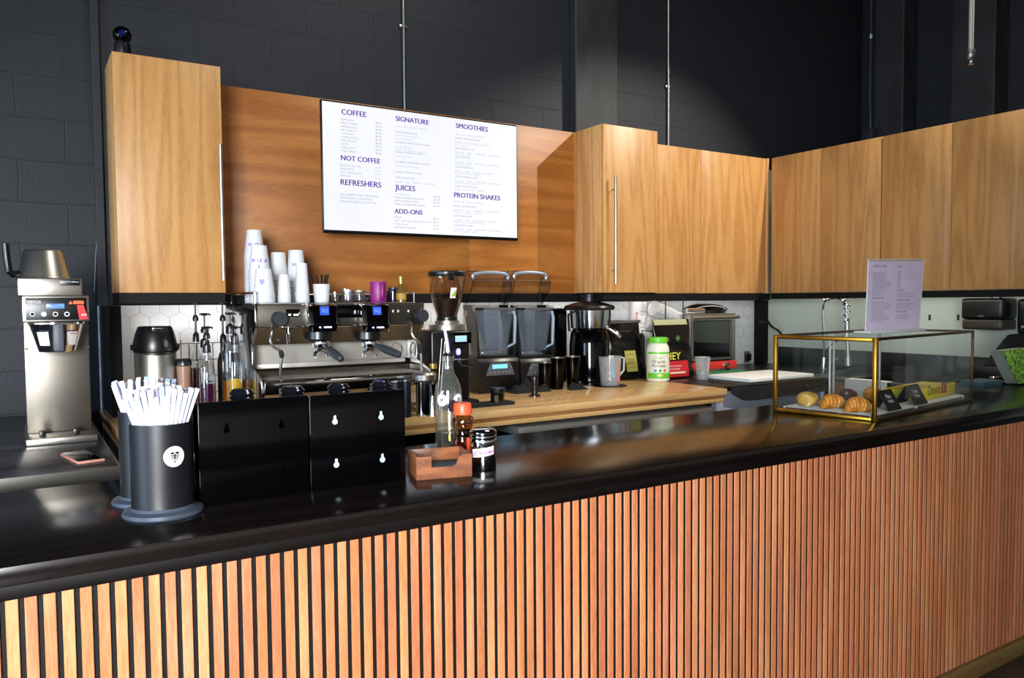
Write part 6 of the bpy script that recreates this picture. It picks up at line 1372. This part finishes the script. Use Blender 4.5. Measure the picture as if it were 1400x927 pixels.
for k in range(9): y = OY+.03+.03*k; m.cyl((x0+.013, y, zd0+.045), (x1-.013, y, zd0+.045), .0018, n=6)
obj('oven_rack', m, STEEL, r)
m = MB(); m.box((x0+.02, OY-.10, OZ), (x1+.01, OY-.02, OZ+.012), .002); solo('green_tray', m, mat('green_board', '2f7a4a', .5), 'thin green board in front of the toaster oven', 'board')
# black pan on the oven
zc = z1+.0004; a_, b_ = at(940, 425, Y=4.42), at(992, 425, Y=4.42); cx = (a_.x+b_.x)/2; s = (b_.x-a_.x)/2*.95
r = thing('black_pan', 'black shallow pan with its lid lying on the toaster oven', 'pan', (cx, 4.44, zc))
m = MB(); m.lathe([(0, 0), (s*.85, 0), (s, .028), (s*1.03, .03), (s*.97, .028), (0, .006)], c=(cx, 4.44, zc), n=40, sy=.75); obj('pan', m, BLACK, r)
m = MB(); m.lathe([(s*1.0, .0305), (s*.92, .045), (s*.6, .066), (s*.3, .074), (0, .075)], c=(cx, 4.44, zc), n=40, sy=.75); obj('lid', m, GBLACK, r)
m = MB(); m.cyl((x0-.01, 4.29, zc+.0225), (x0+.17, 4.29, zc+.0225), .022, n=20); solo('steel_tube', m, CHROME, 'short bright steel roll lying on the oven in front of the pan', 'steel roll')
# cutting board
m = MB(); m.box((4.13, 3.57, ZC+.0012), (4.80, 3.97, ZC+.026), .004)
solo('cutting_board', m, mat('white_board', 'eceeec', .5), 'thick white cutting board on the dark corner worktop', 'cutting board')
# tidy the bookkeeping marks
for o in bpy.data.objects:
    if '_w' in o: del o['_w']

# ================================================================== light
W = bpy.data.worlds.new('world'); SC.world = W; W.use_nodes = True; wt = W.node_tree
bg = wt.nodes['Background']; tcw = wt.nodes.new('ShaderNodeTexCoord'); sw = wt.nodes.new('ShaderNodeSeparateXYZ'); rw = wt.nodes.new('ShaderNodeValToRGB'); mw = wt.nodes.new('ShaderNodeMapRange')
mw.inputs[1].default_value = -1; mw.inputs[2].default_value = 1
wt.links.new(tcw.outputs['Generated'], sw.inputs[0]); wt.links.new(sw.outputs[2], mw.inputs[0]); wt.links.new(mw.outputs[0], rw.inputs[0])
e = rw.color_ramp.elements; e[0].position = .2; e[0].color = (.05,.04,.03,1); e[1].position = .9; e[1].color = (.03,.034,.04,1)
for p_, c_ in ((.425, (.10,.08,.06,1)), (.45, (1.0,.92,.82,1)), (.55, (1.0,.98,.98,1)), (.58, (.16,.165,.18,1)), (.68, (.07,.074,.085,1))):
    q = e.new(p_); q.color = c_
# the glazed side of the room is to the left; the right stays dim
ra = wt.nodes.new('ShaderNodeMapRange'); ra.inputs[1].default_value = -1; ra.inputs[2].default_value = 1; wt.links.new(sw.outputs[0], ra.inputs[0])
rr_ = wt.nodes.new('ShaderNodeValToRGB'); e = rr_.color_ramp.elements; e[0].position = 0; e[0].color = (1.7,1.85,2.05,1); e[1].position = 1; e[1].color = (.2,.18,.16,1)
for p_, c_ in ((.35, (1.0,1.03,1.08,1)), (.5, (.6,.58,.55,1)), (.62, (.55,.5,.45,1)), (.75, (.3,.27,.24,1))):
    q = e.new(p_); q.color = c_
wt.links.new(ra.outputs[0], rr_.inputs[0])
mx_ = wt.nodes.new('ShaderNodeMixRGB'); mx_.blend_type = 'MULTIPLY'; mx_.inputs[0].default_value = 1
wt.links.new(rw.outputs[0], mx_.inputs[1]); wt.links.new(rr_.outputs[0], mx_.inputs[2])
wt.links.new(mx_.outputs[0], bg.inputs[0]); bg.inputs[1].default_value = 1.0
def light(name, ty, loc, aim, energy, col, **kw):
    d = bpy.data.lights.new(name, ty); d.energy = energy; d.color = col
    for k, v in kw.items(): setattr(d, k, v)
    o = bpy.data.objects.new(name, d); COL.objects.link(o); o.location = loc
    o.rotation_euler = (Vector(aim)-Vector(loc)).to_track_quat('-Z', 'Y').to_euler(); return o
light('window_daylight', 'AREA', (-2.0, -2.5, 1.75), (.25, 1.7, .8), 116, (.95,.97,1), shape='RECTANGLE', size=1.6, size_y=2.0, spread=math.radians(62))
light('side_window', 'AREA', (-4.3, 1.3, 1.6), (1.2, 4.4, 1.5), 170, (.5,.74,1), shape='RECTANGLE', size=2.0, size_y=1.8)
light('track_spot', 'SPOT', (5.445, 1.727, 4.63), (4.0, 4.345, 1.1), 600, (1,.93,.82), spot_size=math.radians(64), spot_blend=.5, shadow_soft_size=.035)
light('overhead_fill', 'AREA', (2.6, 2.2, 5.2), (2.6, 3.4, 1.0), 55, (1,.95,.88), shape='DISK', size=1.2)  # added warm fill from overhead for the aisle, not a real fitting
# fill lights added behind the black rail to brighten the white tiles
for x0_, x1_, pw in ((.5, 1.9, 3.4), (1.95, 3.65, 3.4), (3.75, 5.1, 1.4)):
    light('rail_fill', 'AREA', ((x0_+x1_)/2, PY+.05, UB-.012), ((x0_+x1_)/2, PY+.30, UB-.45), pw, (1,.98,.95), shape='RECTANGLE', size=x1_-x0_, size_y=.03)
l_ = light('rail_fill', 'AREA', (RX+.08, 3.1, UB-.012), (RX+.30, 3.1, UB-.45), 1.7, (.97,1,.9), shape='RECTANGLE', size=.03, size_y=2.2)  # same added fill for the wall below the right-hand units
l_.rotation_euler = (0, -math.radians(27), 0)
# ------------------------------------------------------------------ output
vs = SC.view_settings
SC.display_settings.display_device = 'sRGB'
vs.view_transform = 'Standard'; vs.look = 'None'; vs.gamma = 1; vs.use_curve_mapping = False; vs.exposure = 0
SC.cycles.use_denoising = True; SC.cycles.max_bounces = 12; SC.cycles.transparent_max_bounces = 24
SC.cycles.caustics_reflective = False; SC.cycles.caustics_refractive = False; SC.cycles.sample_clamp_indirect = 4
